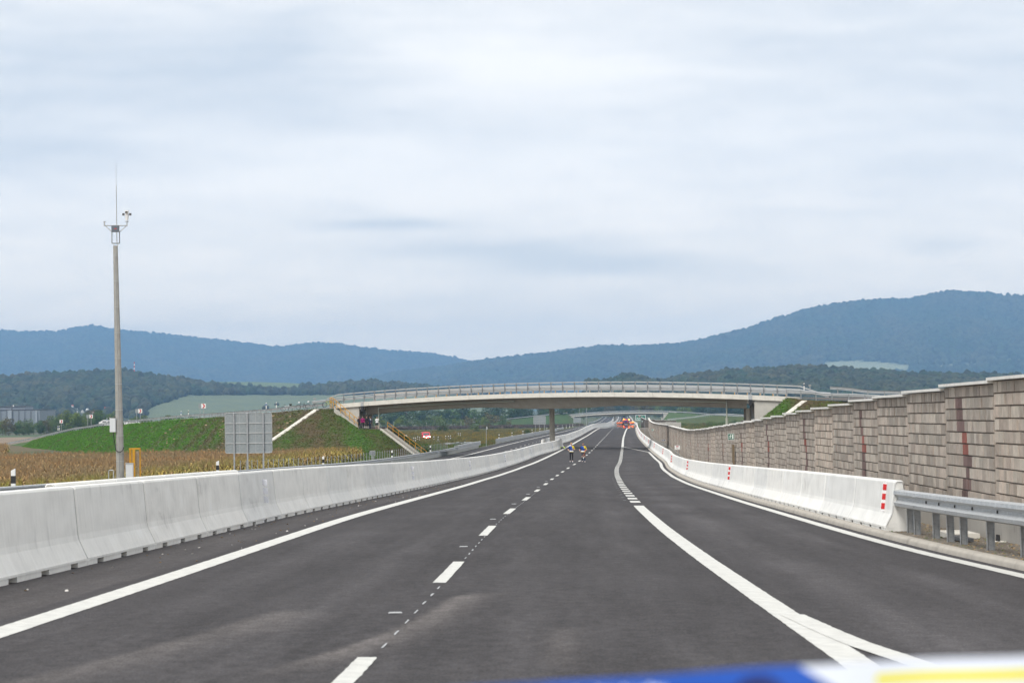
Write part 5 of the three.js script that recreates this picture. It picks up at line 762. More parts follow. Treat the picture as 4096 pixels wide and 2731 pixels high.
  const gs = canvas(512, 288, (c, w, h) => { c.fillStyle = '#0c6a58'; c.fillRect(0, 0, w, h); c.strokeStyle = '#e9efec'; c.lineWidth = 12; c.strokeRect(8, 8, w - 16, h - 16); c.fillStyle = '#b5202b'; c.fillRect(150, 40, 100, 52); c.fillStyle = '#fff'; c.font = 'bold 44px sans-serif'; c.textAlign = 'center'; c.fillText('R4', 200, 82); c.strokeStyle = '#dfe9e6'; c.lineWidth = 5; c.strokeRect(268, 40, 100, 52); c.textAlign = 'left'; c.fillStyle = '#fff'; c.font = 'bold 64px sans-serif'; c.fillText('Michalovce', 44, 180); c.fillText('Prešov', 44, 256); });
  board('direction_sign', 'green motorway direction sign with white lettering beyond the farther noise wall', pt(2563, 1670.5, 1000), 3.95, 2.1, gs, [-0.3, 0.3]);
  // slim poles
  const pole = (label, u, v0, v1, d, r, extra) => { const a = pt(u, v1, d), b = pt(u, v0, d), t = thing('steel_pole', label, 'pole', a); new MB().tube(a, b, r, r * 0.8, 8).build('shaft', M.zincPost, t); if (extra) new MB().box(b.x + extra, b.y - 0.25, b.z, 0.22, 0.5, 0.18).build('sensor_box', M.grey, t); else new MB().tube(b, V(b.x, b.y + 0.06, b.z), r * 1.1, r * 0.4, 8).build('cap', M.grey, t); };
  pole('steel pole with a sensor box at the open emergency bay', 1945, 1706, 1786, 452, 0.06, 0.1); pole('tall grey lamp pole right of the bridge pier in the distance', 2346, 1610, 1702, 1240, 0.14); pole('second tall grey pole just left of the taller lamp pole', 2317.5, 1628, 1690, 1500, 0.13); pole('thin grey pole before the gap in the noise wall', 2580, 1690, 1762, 430, 0.03);
  pole('small lamp post beside the side road left of the distant embankment', 1844, 1684, 1706, 1300, 0.08, 0.05); pole('small post by the scrub behind the red van', 1705, 1690, 1706, 1350, 0.09, 0.05);
  // braced pole in the field
  const bp = thing('braced_post', 'grey fence post with two slanting braces in front of the red van field', 'post', pt(1752, 1772, 520)), bt = pt(1752, 1752, 520), bb = pt(1752, 1778, 520); new MB().tube(bb, bt, 0.05, 0.05, 6).build('post', M.zincPost, bp); for (const s of [-1, 1]) new MB().tube(V(bt.x, bt.y - 0.1, bt.z), V(bb.x + s * 0.6, bb.y, bb.z), 0.035, 0.035, 6).build('brace', M.zincPost, bp);
}
// wire fence along the maize
{
  const t = thing('wire_fence', 'wire fence on thin steel posts between the maize and the long guardrail', 'fence', PO(190, -23.6)); const top = [];
  for (let d = 186; d < 395; d += 2.9) { const p = PO(d, -23.6); p.y -= 0.3; const m = put('post', new MB().tube(V(0, -0.3, 0), V(0, 1.7, 0), 0.032, 0.032, 6).geo(), M.zincPost, t); m.position.copy(p).sub(t.position); top.push(p); }
  for (const h of [0.3, 0.6, 0.9, 1.2, 1.6]) new MB().line(top.filter((_, i) => i % 3 === 0).map(p => V(p.x, p.y + h, p.z)), 0.007, 3).build('wire', M.zincPost, t);
}

// ---------------------------------------------------------------- buildings
{
  const hall = thing('industrial_hall', 'long grey metal-clad industrial hall with flat roof behind the left trees', 'building', pt(60, 1700, 1750)); M.clad = std(0.20, 0.225, 0.26, { roughness: 0.6 }); M.clad2 = std(0.30, 0.33, 0.37);
  const bx = (u0, u1, v0, v1, d, dep, mat, name) => { const a = pt(u0, v1, d), b = pt(u1, v0, d); new MB().box((a.x + b.x) / 2, (a.y + b.y) / 2, a.z - dep / 2, b.x - a.x, b.y - a.y, dep).build(name, mat, hall); };
  bx(-260, 157, 1641, 1712, 1750, 60, M.clad, 'wall'); bx(-262, 159, 1639, 1643, 1751, 62, M.darkgrey, 'roof_edge'); bx(-200, 98, 1627, 1641, 1775, 30, M.clad2, 'upper_wall'); bx(-200, 100, 1625.5, 1627.5, 1774, 31, M.darkgrey, 'roof_edge'); bx(28, 44, 1641, 1690, 1749, 0.3, M.clad2, 'light_strip'); bx(140, 146, 1641, 1690, 1749, 0.3, M.clad2, 'light_strip'); for (let u = -240; u < 150; u += 24) bx(u, u + 2, 1643, 1700, 1749.6, 0.2, M.darkgrey, 'cladding_joint'); bx(43, 48, 1619, 1641, 1760, 1, M.darkgrey, 'vent_stack'); bx(48, 53, 1620, 1626, 1765, 1, M.white, 'vent_cap');
  const cols = [[0.62, 0.62, 0.6], [0.5, 0.12, 0.08], [0.6, 0.58, 0.55], [0.30, 0.10, 0.09]];
  cottages.forEach(([u, v, rc, wc], i) => {
    let lo = 0, hi = 1; for (let q = 0; q < 30; q++) { const m = (lo + hi) / 2, w = leftAt(u, m).project(camera); (1 - w.y) / 2 * 2731 > v + 6 ? lo = m : hi = m; } const p = leftAt(u, lo), W = rr(1.4, 2.2), H = rr(1.3, 1.9), t = thing('hillside_cottage', `tiny ${['white', 'red', 'white', 'dark red'][rc]}-roofed cottage among the hillside trees, ${nth(i + 1)} of the hamlet`, 'house', p, 'cottages on the left hill', false);
    new MB().box(0, H / 2 - 1, 0, W * 2, H + 2, W * 1.6).build('wall', std(...cols[wc]), t); const m = new MB(), a = W + 0.2, b = W * 0.8 + 0.2, h = H + rr(1.4, 2.2); m.quad(V(-a, H - 0.2, b), V(a, H - 0.2, b), V(a, h, 0), V(-a, h, 0)).quad(V(a, H - 0.2, -b), V(-a, H - 0.2, -b), V(-a, h, 0), V(a, h, 0)).tri(V(-a + 0.2, H - 0.2, b), V(-a + 0.2, h, 0), V(-a + 0.2, H - 0.2, -b)).tri(V(a - 0.2, H - 0.2, b), V(a - 0.2, H - 0.2, -b), V(a - 0.2, h, 0)); m.build('roof', std(...cols[rc]), t); t.rotation.y = rr(-1.4, 1.4);
  });
  const ms = thing('radio_mast', 'red and white striped radio mast on the wooded hill right of the concrete mast', 'mast', pt(535.5, 1502, 4550)), a = pt(535.5, 1502, 4550), b = pt(535.5, 1447, 4550); for (let i = 0; i < 7; i++) new MB().tube(a.clone().lerp(b, i / 7), a.clone().lerp(b, (i + 1) / 7), 0.9, 0.8, 8).build('mast_section', i % 2 ? M.white : M.red, ms); { const p = pt(545, 1501, 4520); new MB().box(p.x, p.y, p.z, 4.5, 1.8, 3).build('hut', M.white, ms); }
  const m2 = thing('radio_mast', 'thin grey mast on the top of the left mountain', 'mast', pt(372.5, 1306, 16400)); const c = pt(372.5, 1308, 16400), e = pt(372.5, 1291, 16400); new MB().tube(c, e, 2.0, 1.5, 6).build('shaft', M.grey, m2); const dd = c.clone().lerp(e, 0.75); new MB().tube(dd, V(dd.x, dd.y + 4, dd.z), 3, 3, 8).build('platform', M.white, m2);
}

// ---------------------------------------------------------------- vehicles
function wheel(m, x, y, z, r, w) { m.tube(V(x - w / 2, y, z), V(x + w / 2, y, z), r, r, 14); }
function lampLight(p, col, i) { const l = new THREE.PointLight(col, i, 30); l.position.copy(p); l.castShadow = true; scene.add(l); }
M.headlamp = std(1, 1, 0.95, { emissive: lin(1, 0.97, 0.9), emissiveIntensity: 3 });
M.beacon = std(1, 0.3, 0.02, { emissive: lin(1, 0.28, 0.03), emissiveIntensity: 3 });
function car(name, label, p, turn, paint, van) { // nose to +z
  const t = thing(name, label, van ? 'van' : 'car', p, null, false), L = van ? 4.8 : 4.3, W = van ? 1.9 : 1.78, H = van ? 1.95 : 1.48;
  const prof = van ? [[2.4, 0.35], [2.42, 0.75], [2.2, 1.02], [1.45, 1.18], [0.75, 1.88], [0.4, 1.95], [-2.3, 1.95], [-2.4, 1.7], [-2.4, 0.35]] : [[2.1, 0.3], [2.15, 0.6], [1.9, 0.82], [0.95, 0.95], [0.25, 1.42], [-1.1, 1.48], [-1.9, 1.05], [-2.15, 0.95], [-2.15, 0.3]];
  const s = new THREE.Shape(prof.map(([a, b]) => new THREE.Vector2(a, b))), g = new THREE.ExtrudeGeometry(s, { depth: W - 0.16, bevelThickness: 0.08, bevelSize: 0.06, bevelSegments: 2 }); g.rotateY(-Math.PI / 2); g.translate(W / 2 - 0.08, 0, 0); put('body', g, std(...paint, { roughness: 0.3 }), t);
  const ws = van ? [[0.80, 1.80, 1.40, 1.22]] : [[0.30, 1.38, 0.90, 0.99]]; for (const [z0, y0, z1, y1] of ws) new MB().quad(V(-W * 0.44, y1, z1 + 0.12), V(W * 0.44, y1, z1 + 0.12), V(W * 0.40, y0, z0 + 0.12), V(-W * 0.40, y0, z0 + 0.12)).build('windscreen', M.glass, t);
  for (const sx of [-1, 1]) { new MB().box(sx * (W / 2 + 0.004), H * 0.78, van ? 0.25 : -0.3, 0.012, H * 0.2, van ? 0.9 : 1.9).build('side_window', M.glass, t); const lm = new MB(); lm.tube(V(sx * W * 0.36, van ? 0.83 : 0.64, L / 2 - 0.06), V(sx * W * 0.36, van ? 0.83 : 0.64, L / 2 + 0.06), van ? 0.17 : 0.11, van ? 0.15 : 0.1, 10); lm.build('headlight', van ? M.headlamp : M.grey, t); new MB().box(sx * (W / 2 + 0.12), van ? 1.2 : 0.95, van ? 1.25 : 0.7, 0.2, 0.24, 0.12).build('mirror', M.black, t); for (const z of [L * 0.32, -L * 0.31]) { const wm = new MB(); wheel(wm, sx * (W / 2 - 0.1), 0.32, z, 0.32, 0.22); const w = wm.build('wheel', M.rubber, t); const hm = new MB(); wheel(hm, sx * (W / 2 + 0.005), 0.32, z, 0.18, 0.03); hm.build('hubcap', M.grey, w); } }
  new MB().box(0, 0.42, L / 2 + 0.04, W * 0.96, 0.22, 0.14).build('bumper', van ? M.black : std(...paint), t); new MB().box(0, 0.44, L / 2 + 0.12, 0.5, 0.11, 0.02).build('number_plate', M.white, t); new MB().box(0, van ? 0.72 : 0.6, L / 2 + 0.02, W * 0.4, 0.12, 0.05).build('grille', M.black, t); t.rotation.y = turn; return t;
}
{
  const vp = pt(1703, 1752, 640); vp.y = EYE - 5.3; car('red_van', 'red delivery van with headlights on, driving towards the camera beyond the field', vp, 0.12, [0.52, 0.02, 0.035], true); lampLight(V(vp.x + 0.4, vp.y + 0.85, vp.z + 3), 0xfff4e0, 30);
  const cp = pt(1612, 1752, 610); cp.y = EYE - 5.3; car('silver_car', 'silver car half hidden behind the yellow handrail left of the red van', cp, 0.3, [0.45, 0.47, 0.5], false);
  [[432, 630], [535, 610]].forEach(([u, d], i) => { const p = pt(u, 1684, d); p.y = pt(u, 1683, d).y - 1.35; car('white_car', `white car behind the embankment rail, ${i ? 'just right' : 'just left'} of the concrete mast`, p, 1.4, [0.75, 0.75, 0.76], false); });
  // service truck with side rollers on the mirage stretch
  const tp = P(1235, 1.3), t = thing('service_truck', 'orange and dark service truck with flashing lights and side rollers far down the road', 'truck', tp, null, false), B = (x, y, z, a, b, c, name, mat) => new MB().box(x, y, z, a, b, c).build(name, mat, t);
  B(0, 0.75, -2.5, 1.2, 0.35, 6.5, 'chassis', M.black); new MB().hex([V(-1.2, 0.7, 0.6), V(1.2, 0.7, 0.6), V(1.2, 0.7, -1.5), V(-1.2, 0.7, -1.5)], [V(-1.1, 2.05, 0.25), V(1.1, 2.05, 0.25), V(1.1, 2.05, -1.5), V(-1.1, 2.05, -1.5)]).build('cab', std(0.14, 0.012, 0.03), t); new MB().quad(V(-0.95, 1.25, 0.5), V(0.7, 1.25, 0.5), V(0.65, 1.95, 0.32), V(-0.9, 1.95, 0.32)).build('windscreen', std(0.01, 0.03, 0.16, { roughness: 0.1 }), t); B(0, 1.3, -3.6, 2.4, 1.1, 3.8, 'load_body', std(0.25, 0.03, 0.02)); B(-0.6, 2.35, -0.4, 1.5, 0.25, 0.6, 'light_bar', M.orange); B(-1.5, 1.95, -0.4, 0.7, 0.5, 0.6, 'side_box', M.darkgrey); B(1.35, 1.5, 0.1, 0.5, 0.6, 0.5, 'side_box', M.darkgrey);
  for (const [x, y] of [[-1.1, 2.6], [1.25, 2.4], [1.75, 2.35]]) { new MB().tube(V(x, y - 0.15, -0.3), V(x, y + 0.2, -0.3), 0.2, 0.14, 10).build('beacon', M.beacon, t); const q = tp.clone().add(V(x, y, 0.3)); lampLight(q, 0xff7a20, 15); }
  new MB().tube(V(-4.5, 0.62, 0.2), V(-1.75, 0.78, 0.2), 0.42, 0.42, 14).build('roller', M.orange, t); new MB().tube(V(1.9, 0.7, 0.2), V(4.0, 0.75, 0.2), 0.38, 0.38, 14).build('roller', M.orange, t); B(3.2, 1.2, 0.2, 1.3, 0.14, 0.14, 'warning_bar', M.beacon); B(0, 0.55, 0.8, 3.4, 0.2, 0.2, 'cross_beam', M.black);
  for (const x of [-1.35, 1.35]) for (const z of [0, -4.2]) { const m = new MB(); wheel(m, x, 0.55, z, 0.55, 0.5); const w = m.build('wheel', M.rubber, t); const h = new MB(); wheel(h, x + Math.sign(x) * 0.26, 0.55, z, 0.25, 0.04); h.build('hub', M.grey, w); } for (const x of [-0.45, 0.35]) { B(x, 0.45, 0.9, 0.3, 0.8, 0.3, 'support_leg', M.black); B(x, 0.1, 0.95, 0.4, 0.16, 0.4, 'support_foot', M.grey); }
}
// ---------------------------------------------------------------- people: one continuous surface each
function netMesh(f, lo, hi, h) { // surface nets over a distance field f(x, y, z)
  const n = [0, 1, 2].map(k => Math.ceil((hi[k] - lo[k]) / h) + 1), [a, b, c] = n, F = new Float32Array(a * b * c), id = new Int32Array(a * b * c).fill(-1), p = [], idx = [];
  for (let k = 0; k < c; k++) for (let j = 0; j < b; j++) for (let i = 0; i < a; i++) F[i + a * (j + b * k)] = f(lo[0] + i * h, lo[1] + j * h, lo[2] + k * h);
  const o = (i, j, k) => i + a * (j + b * k);
  for (let k = 0; k < c - 1; k++) for (let j = 0; j < b - 1; j++) for (let i = 0; i < a - 1; i++) {
    let s = 0, x = 0, y = 0, z = 0; const v = []; for (let q = 0; q < 8; q++) v.push(F[o(i + (q & 1), j + (q >> 1 & 1), k + (q >> 2))]);
    const neg = v.filter(t => t < 0).length; if (!neg || neg === 8) continue;
    for (let q = 0; q < 8; q++) for (const w of [1, 2, 4]) if (!(q & w)) { const r = q | w; if ((v[q] < 0) !== (v[r] < 0)) { const t = v[q] / (v[q] - v[r]); s++; x += (q & 1) + (w === 1 ? t : 0); y += (q >> 1 & 1) + (w === 2 ? t : 0); z += (q >> 2) + (w === 4 ? t : 0); } }
    id[o(i, j, k)] = p.length / 3; p.push(lo[0] + (i + x / s) * h, lo[1] + (j + y / s) * h, lo[2] + (k + z / s) * h);
  }
  const face = (q, flip) => { if (q.some(t => t < 0)) return; const [A, B, C, D] = q; flip ? idx.push(A, C, B, A, D, C) : idx.push(A, B, C, A, C, D); };
  for (let k = 1; k < c - 1; k++) for (let j = 1; j < b - 1; j++) for (let i = 1; i < a - 1; i++) {
    const s = F[o(i, j, k)] < 0;
    if (s !== (F[o(i + 1, j, k)] < 0)) face([id[o(i, j - 1, k - 1)], id[o(i, j, k - 1)], id[o(i, j, k)], id[o(i, j - 1, k)]], !s);
    if (s !== (F[o(i, j + 1, k)] < 0)) face([id[o(i - 1, j, k - 1)], id[o(i - 1, j, k)], id[o(i, j, k)], id[o(i, j, k - 1)]], !s);
    if (s !== (F[o(i, j, k + 1)] < 0)) face([id[o(i - 1, j - 1, k)], id[o(i, j - 1, k)], id[o(i, j, k)], id[o(i - 1, j, k)]], !s);
  }
  return { p, idx };
}
function capsules(bones, blend) { // bones: [ax,ay,az, bx,by,bz, ra, rb, tag, flat]
  const d1 = (B, x, y, z) => { const [ax, ay, az, bx, by, bz, ra, rb, , fl = 1] = B, ux = bx - ax, uy = by - ay, uz = (bz - az), L = ux * ux + uy * uy + uz * uz || 1e-9; let t = ((x - ax) * ux + (y - ay) * uy + (z - az) * uz) / L; t = t < 0 ? 0 : t > 1 ? 1 : t; const qx = x - ax - ux * t, qy = y - ay - uy * t, qz = (z - az - uz * t) * fl; return Math.sqrt(qx * qx + qy * qy + qz * qz) - (ra + (rb - ra) * t); };
  const f = (x, y, z) => { let m = 1e9; for (const B of bones) { const d = d1(B, x, y, z); if (m > 1e8) { m = d; continue; } const h = clamp(0.5 + 0.5 * (m - d) / blend); m = m + (d - m) * h - blend * h * (1 - h); } return m; };
  const tag = (x, y, z) => { let m = 1e9, k = ''; for (const B of bones) { const d = d1(B, x, y, z); if (d < m) { m = d; k = B[8]; } } return k; };
  return { f, tag };
}
function person(label, pos, turn, o) {
  const J = o.joints, s = o.scale ?? 1, t = thing('person', label, 'person', pos, null, false); t.rotation.y = turn; t.scale.setScalar(s);
  const w = o.wide ?? 1, b = [], bone = (A, B, ra, rb, tag, fl) => b.push([...A, ...B, ra, rb, tag, fl]);
  bone([-0.075 * w, 0.95, 0], [0.075 * w, 0.95, 0], 0.115 * w, 0.115 * w, 'hips', 1.15); bone([0, 0.98, 0], [0, 1.2, 0.01], 0.125 * w, 0.125 * w, 'torso', 1.2); bone([-0.05, 1.3, 0.01], [0.05, 1.3, 0.01], 0.13 * w, 0.13 * w, 'torso', 1.25); bone([-0.13 * w, 1.39, 0], [0.13 * w, 1.39, 0], 0.075, 0.075, 'torso', 1.1); bone([0, 1.42, 0], [0, 1.54, 0.012], 0.056, 0.05, 'neck');
  for (const k of ['L', 'R']) { const x = k === 'L' ? 1 : -1, S = [0.178 * w * x, 1.39, 0]; bone(S, J['elbow' + k], 0.058 * (o.coat ?? 1), 0.043 * (o.coat ?? 1), 'upper' + k); bone(J['elbow' + k], J['wrist' + k], 0.043 * (o.coat ?? 1), 0.028 * (o.coat ?? 1), 'fore' + k); bone([0.09 * w * x, 0.93, 0], J['knee' + k], 0.088 * w, 0.058, 'thigh' + k); bone(J['knee' + k], J['ankle' + k], 0.058, 0.037, 'shin' + k); const a = J['ankle' + k]; bone([a[0], a[1] - 0.045, a[2] - 0.03], [a[0] + 0.02 * x, a[1] - 0.055, a[2] + 0.16], 0.042, 0.036, 'shoe' + k); }
  if (o.skirt) bone([0, 0.78, 0], [0, 1.1, 0], 0.19 * w, 0.16 * w, 'torso', 1.2);
  const C = capsules(b, 0.035), body = netMesh(C.f, [-0.55, -0.06, -0.35], [0.55, 1.56, 0.45], 0.0135);
  // head with brow, nose, chin and ears
  const hb = [], hbone = (A, B, ra, rb, tag, fl) => hb.push([...A, ...B, ra, rb, tag, fl]);
  hbone([0, 1.67, 0.0], [0, 1.68, 0.02], 0.083, 0.08, 'skin', 0.93); hbone([0, 1.60, 0.035], [0, 1.575, 0.05], 0.05, 0.036, 'jaw'); hbone([0, 1.655, 0.095], [0, 1.625, 0.112], 0.010, 0.014, 'skin'); hbone([-0.03, 1.672, 0.082], [0.03, 1.672, 0.082], 0.014, 0.014, 'brow'); for (const x of [-1, 1]) { hbone([x * 0.082, 1.65, 0], [x * 0.085, 1.62, 0.005], 0.014, 0.009, 'skin', 1.6); hbone([x * 0.031, 1.653, 0.083], [x * 0.031, 1.653, 0.086], 0.011, 0.011, 'eye'); } hbone([-0.02, 1.597, 0.083], [0.02, 1.597, 0.083], 0.008, 0.008, 'mouth'); hbone([0, 1.47, 0.0], [0, 1.6, 0.012], 0.052, 0.05, 'skin');
  const H = capsules(hb, 0.016), head = netMesh(H.f, [-0.13, 1.45, -0.13], [0.13, 1.80, 0.16], 0.0065);
  const parts = [[body, (x, y, z) => o.color(C.tag(x, y, z), x, y, z)], [head, (x, y, z) => { const k = H.tag(x, y, z); return k === 'eye' ? [0.06, 0.05, 0.045] : k === 'mouth' ? [0.30, 0.10, 0.08] : (k === 'jaw' && o.beard) ? o.hair : k === 'brow' ? o.hair.map((v, i) => mix(v, o.skin[i], 0.35)) : o.skin; }]];
  // hands: palm, four fingers and a thumb, half closed
  for (const k of ['L', 'R']) { const x = k === 'L' ? 1 : -1, A = V(...J['elbow' + k]), W = V(...J['wrist' + k]), f = W.clone().sub(A).normalize(), sd = V(0, 0, 1).addScaledVector(f, -f.z).normalize(), nn = V().crossVectors(f, sd).multiplyScalar(x), q = [], P3 = (a, c, e) => W.clone().addScaledVector(f, a).addScaledVector(sd, c).addScaledVector(nn, e), hbn = (A2, B2, ra, rb) => q.push([A2.x, A2.y, A2.z, B2.x, B2.y, B2.z, ra, rb, 'hand']);
    hbn(P3(-0.03, 0, 0), P3(0.02, 0, 0), 0.027, 0.026); hbn(P3(0.03, -0.022, 0), P3(0.075, -0.026, 0), 0.017, 0.015); hbn(P3(0.03, 0.02, 0), P3(0.08, 0.024, 0), 0.018, 0.015); [[-0.032, 0.05], [-0.011, 0.06], [0.011, 0.062], [0.032, 0.055]].forEach(([c, l]) => { hbn(P3(0.085, c, 0), P3(0.085 + l * 0.6, c, -0.022), 0.0095, 0.009); hbn(P3(0.085 + l * 0.6, c, -0.022), P3(0.085 + l * 0.55, c, -0.055), 0.009, 0.008); }); hbn(P3(0.02, 0.03, -0.005), P3(0.055, 0.052, -0.025), 0.012, 0.0105); hbn(P3(0.055, 0.052, -0.025), P3(0.085, 0.045, -0.042), 0.0105, 0.009);
    const HC = capsules(q, 0.008), c0 = P3(0.06, 0, -0.02); parts.push([netMesh(HC.f, [c0.x - 0.13, c0.y - 0.13, c0.z - 0.13], [c0.x + 0.13, c0.y + 0.13, c0.z + 0.13], 0.0065), () => o.glove ?? o.skin]); }
  const pos3 = [], col = [], idx = []; for (const [g, cf] of parts) { const s0 = pos3.length / 3; for (let i = 0; i < g.p.length; i += 3) { pos3.push(g.p[i], g.p[i + 1], g.p[i + 2]); col.push(...cf(g.p[i], g.p[i + 1], g.p[i + 2])); } for (const i of g.idx) idx.push(s0 + i); }
  const G = new THREE.BufferGeometry(); G.setAttribute('position', new THREE.Float32BufferAttribute(pos3, 3)); G.setAttribute('color', new THREE.Float32BufferAttribute(col, 3)); G.setIndex(idx); G.computeVertexNormals(); put('body', G, M.plain, t);
  const hs = [[0, 1.695, -0.012, 0, 1.7, 0.012, 0.089, 0.083, 'h', 0.95], [0, 1.65, -0.05, 0, 1.67, -0.03, 0.07, 0.075, 'h']]; if (o.long) hs.push([0, 1.71, -0.1, 0.02, 1.6, -0.15, 0.035, 0.018, 'h'], [0, 1.66, -0.06, 0, 1.57, -0.05, 0.07, 0.05, 'h']);
  const HH = capsules(hs, 0.02), cut = (x, y, z) => Math.max(HH.f(x, y, z), 0.05 * ((z > 0.03 ? 1.712 : z > -0.02 ? 1.68 : o.long ? 1.5 : 1.6) - y) * 8), hair = netMesh(cut, [-0.13, 1.45, -0.22], [0.13, 1.83, 0.14], 0.008);
  const HG = new THREE.BufferGeometry(); HG.setAttribute('position', new THREE.Float32BufferAttribute(hair.p, 3)); HG.setIndex(hair.idx); HG.computeVertexNormals(); put('hair', HG, std(...o.hair), t);
  if (o.extra) o.extra(t);
  return t;
}
{
  const SK = [0.52, 0.32, 0.24], BL = [0.01, 0.06, 0.30], YE = [0.80, 0.60, 0.01], WH = [0.75, 0.76, 0.78], BK = [0.012, 0.012, 0.015], NV = [0.008, 0.015, 0.05];
  const stand = (dx = 0) => ({ elbowL: [0.27, 1.12, -0.04], wristL: [0.265, 0.90, 0.05], elbowR: [-0.27, 1.12, -0.04], wristR: [-0.265, 0.90, 0.05], kneeL: [0.11 + dx, 0.5, 0.02], ankleL: [0.13 + dx * 2, 0.09, 0], kneeR: [-0.11 - dx, 0.5, 0.02], ankleR: [-0.13 - dx * 2, 0.09, 0] });
  const shirt = (tag, x, y) => { if (/torso|hips/.test(tag) && y > 0.93) { if (y < 0.955) return YE; if (y < 1.06) return WH; return x > 0.06 + (1.42 - y) * 0.35 ? YE : Math.abs(x - 0.07) < 0.028 && Math.abs(y - 1.27) < 0.022 ? WH : BL; } if (tag === 'upperL') return y > 1.2 ? YE : null; if (tag === 'upperR') return y > 1.2 ? [0.01, 0.03, 0.16] : null; return null; };
  const feet = (d, off) => P(d, off, 0.0);
  const f1 = P(229, 0), w1 = pt(2286.5, 1844.5, 229); w1.y = EYE - drop(229) - XF * (w1.x - lane(229));
  person('blonde runner in blue and yellow shirt, black leggings and white shoes, left of the pair', w1, 0.02, { skin: SK, hair: [0.42, 0.28, 0.12], long: true, wide: 1.04, scale: 0.985, joints: { elbowL: [0.30, 1.13, -0.03], wristL: [0.15, 1.16, 0.19], elbowR: [-0.29, 1.14, -0.08], wristR: [-0.22, 1.05, 0.14], kneeL: [0.10, 0.5, 0.05], ankleL: [0.085, 0.09, 0.0], kneeR: [-0.11, 0.51, 0.06], ankleR: [-0.115, 0.105, -0.12] }, color: (g, x, y) => shirt(g, x, y) ?? (/shoe/.test(g) ? WH : /hips|thigh|shin/.test(g) ? (y < 0.16 ? SK : BK) : /torso/.test(g) ? BL : SK) });
  const w2 = pt(2334, 1845.5, 229); w2.y = EYE - drop(229) - XF * (w2.x - lane(229));
  const rope = new MB();
  person('bearded runner in blue-yellow shirt and grey shorts holding an orange cord', w2, -0.03, { skin: [0.46, 0.27, 0.19], hair: [0.03, 0.022, 0.018], beard: true, wide: 1.08, scale: 0.975, joints: { elbowL: [0.33, 1.13, -0.04], wristL: [0.2, 1.06, 0.16], elbowR: [-0.33, 1.13, -0.1], wristR: [-0.27, 0.98, 0.06], kneeL: [0.12, 0.5, 0.05], ankleL: [0.13, 0.09, 0.02], kneeR: [-0.11, 0.52, 0.10], ankleR: [-0.09, 0.13, -0.1] }, color: (g, x, y) => shirt(g, x, y) ?? (/shoe/.test(g) ? [0.72, 0.6, 0.55] : /hips|thigh/.test(g) ? (y < 0.56 ? SK : [0.07, 0.065, 0.075]) : /shin/.test(g) ? (y > 0.45 ? SK : [0.01, 0.03, 0.08]) : /torso/.test(g) ? BL : SK),
    extra: t => { new MB().line([V(0.19, 1.08, 0.24), V(0.12, 0.95, 0.2), V(0.11, 0.8, 0.17), V(0.06, 0.66, 0.14), V(-0.05, 0.58, 0.13)], 0.014, 6).build('orange_cord', M.orange, t); new MB().tube(V(0.14, 1.06, 0.2), V(0.24, 1.05, 0.24), 0.045, 0.035, 8).build('cord_grip', M.orange, t); } });
  // bystanders on the berm under the bridge
  const bp = (u, d, v) => pt(u, v, d), S = 0.93;
  const by = [
    [1434.5, 342.9, 1713, 1.0, 'person in black and red jacket at the foot of the yellow handrail, leftmost of five', (g, x, y) => /shoe/.test(g) ? BK : /thigh|shin|hips/.test(g) ? BK : /neck|hand/.test(g) ? SK : x > 0.04 ? [0.35, 0.01, 0.03] : [0.02, 0.012, 0.016], [0.05, 0.035, 0.03], 1.2, {}],
    [1450.5, 342.9, 1713, -0.1, 'person in a magenta jacket and dark trousers under the bridge', (g) => /thigh|shin|shoe/.test(g) ? BK : [0.26, 0.005, 0.105], [0.06, 0.045, 0.035], 1.25, { coat: 1.5 }],
    [1466.5, 342.9, 1713.5, 0.05, 'person all in black clothing between the magenta and the navy jacket', () => BK, [0.02, 0.018, 0.016], 1.1, { coat: 1.2 }],
    [1480, 342.9, 1714, -0.9, 'person in a navy tracksuit top with white stripe, turned sideways', (g, x, y, z) => /upper/.test(g) && z > 0.02 ? WH : /shoe/.test(g) ? BK : NV, [0.035, 0.028, 0.022], 1.08, { coat: 1.2 }],
  ];
  for (const [u, d, v, turn, label, color, hair, wide, ex] of by) person(label, bp(u, d, v), turn, { skin: SK, hair, scale: S * 0.97, wide, joints: stand(0), color, ...ex });
  person('man in a white printed T-shirt and dark shorts with hands behind his back, rightmost bystander', bp(1508, 342.3, 1717.5), 0.05, { skin: [0.5, 0.29, 0.21], hair: [0.14, 0.11, 0.09], scale: 0.96, wide: 1.14, joints: { elbowL: [0.29, 1.1, -0.1], wristL: [0.16, 0.95, -0.2], elbowR: [-0.29, 1.1, -0.1], wristR: [-0.16, 0.95, -0.2], kneeL: [0.13, 0.5, 0.02], ankleL: [0.16, 0.09, 0], kneeR: [-0.13, 0.5, 0.02], ankleR: [-0.16, 0.09, 0] }, glove: NV, color: (g, x, y) => /upper/.test(g) ? (y > 1.2 ? WH : NV) : /fore/.test(g) ? NV : /torso/.test(g) || (/hips/.test(g) && y > 0.95) ? (Math.abs(x) < 0.07 && Math.abs(y - 1.27) < 0.055 && !(Math.abs(x) < 0.04 && Math.abs(y - 1.27) < 0.03) ? [0.08, 0.09, 0.2] : WH) : /hips|thigh/.test(g) ? (y < 0.56 ? SK : [0.02, 0.022, 0.028]) : /shoe/.test(g) ? BK : SK });
}

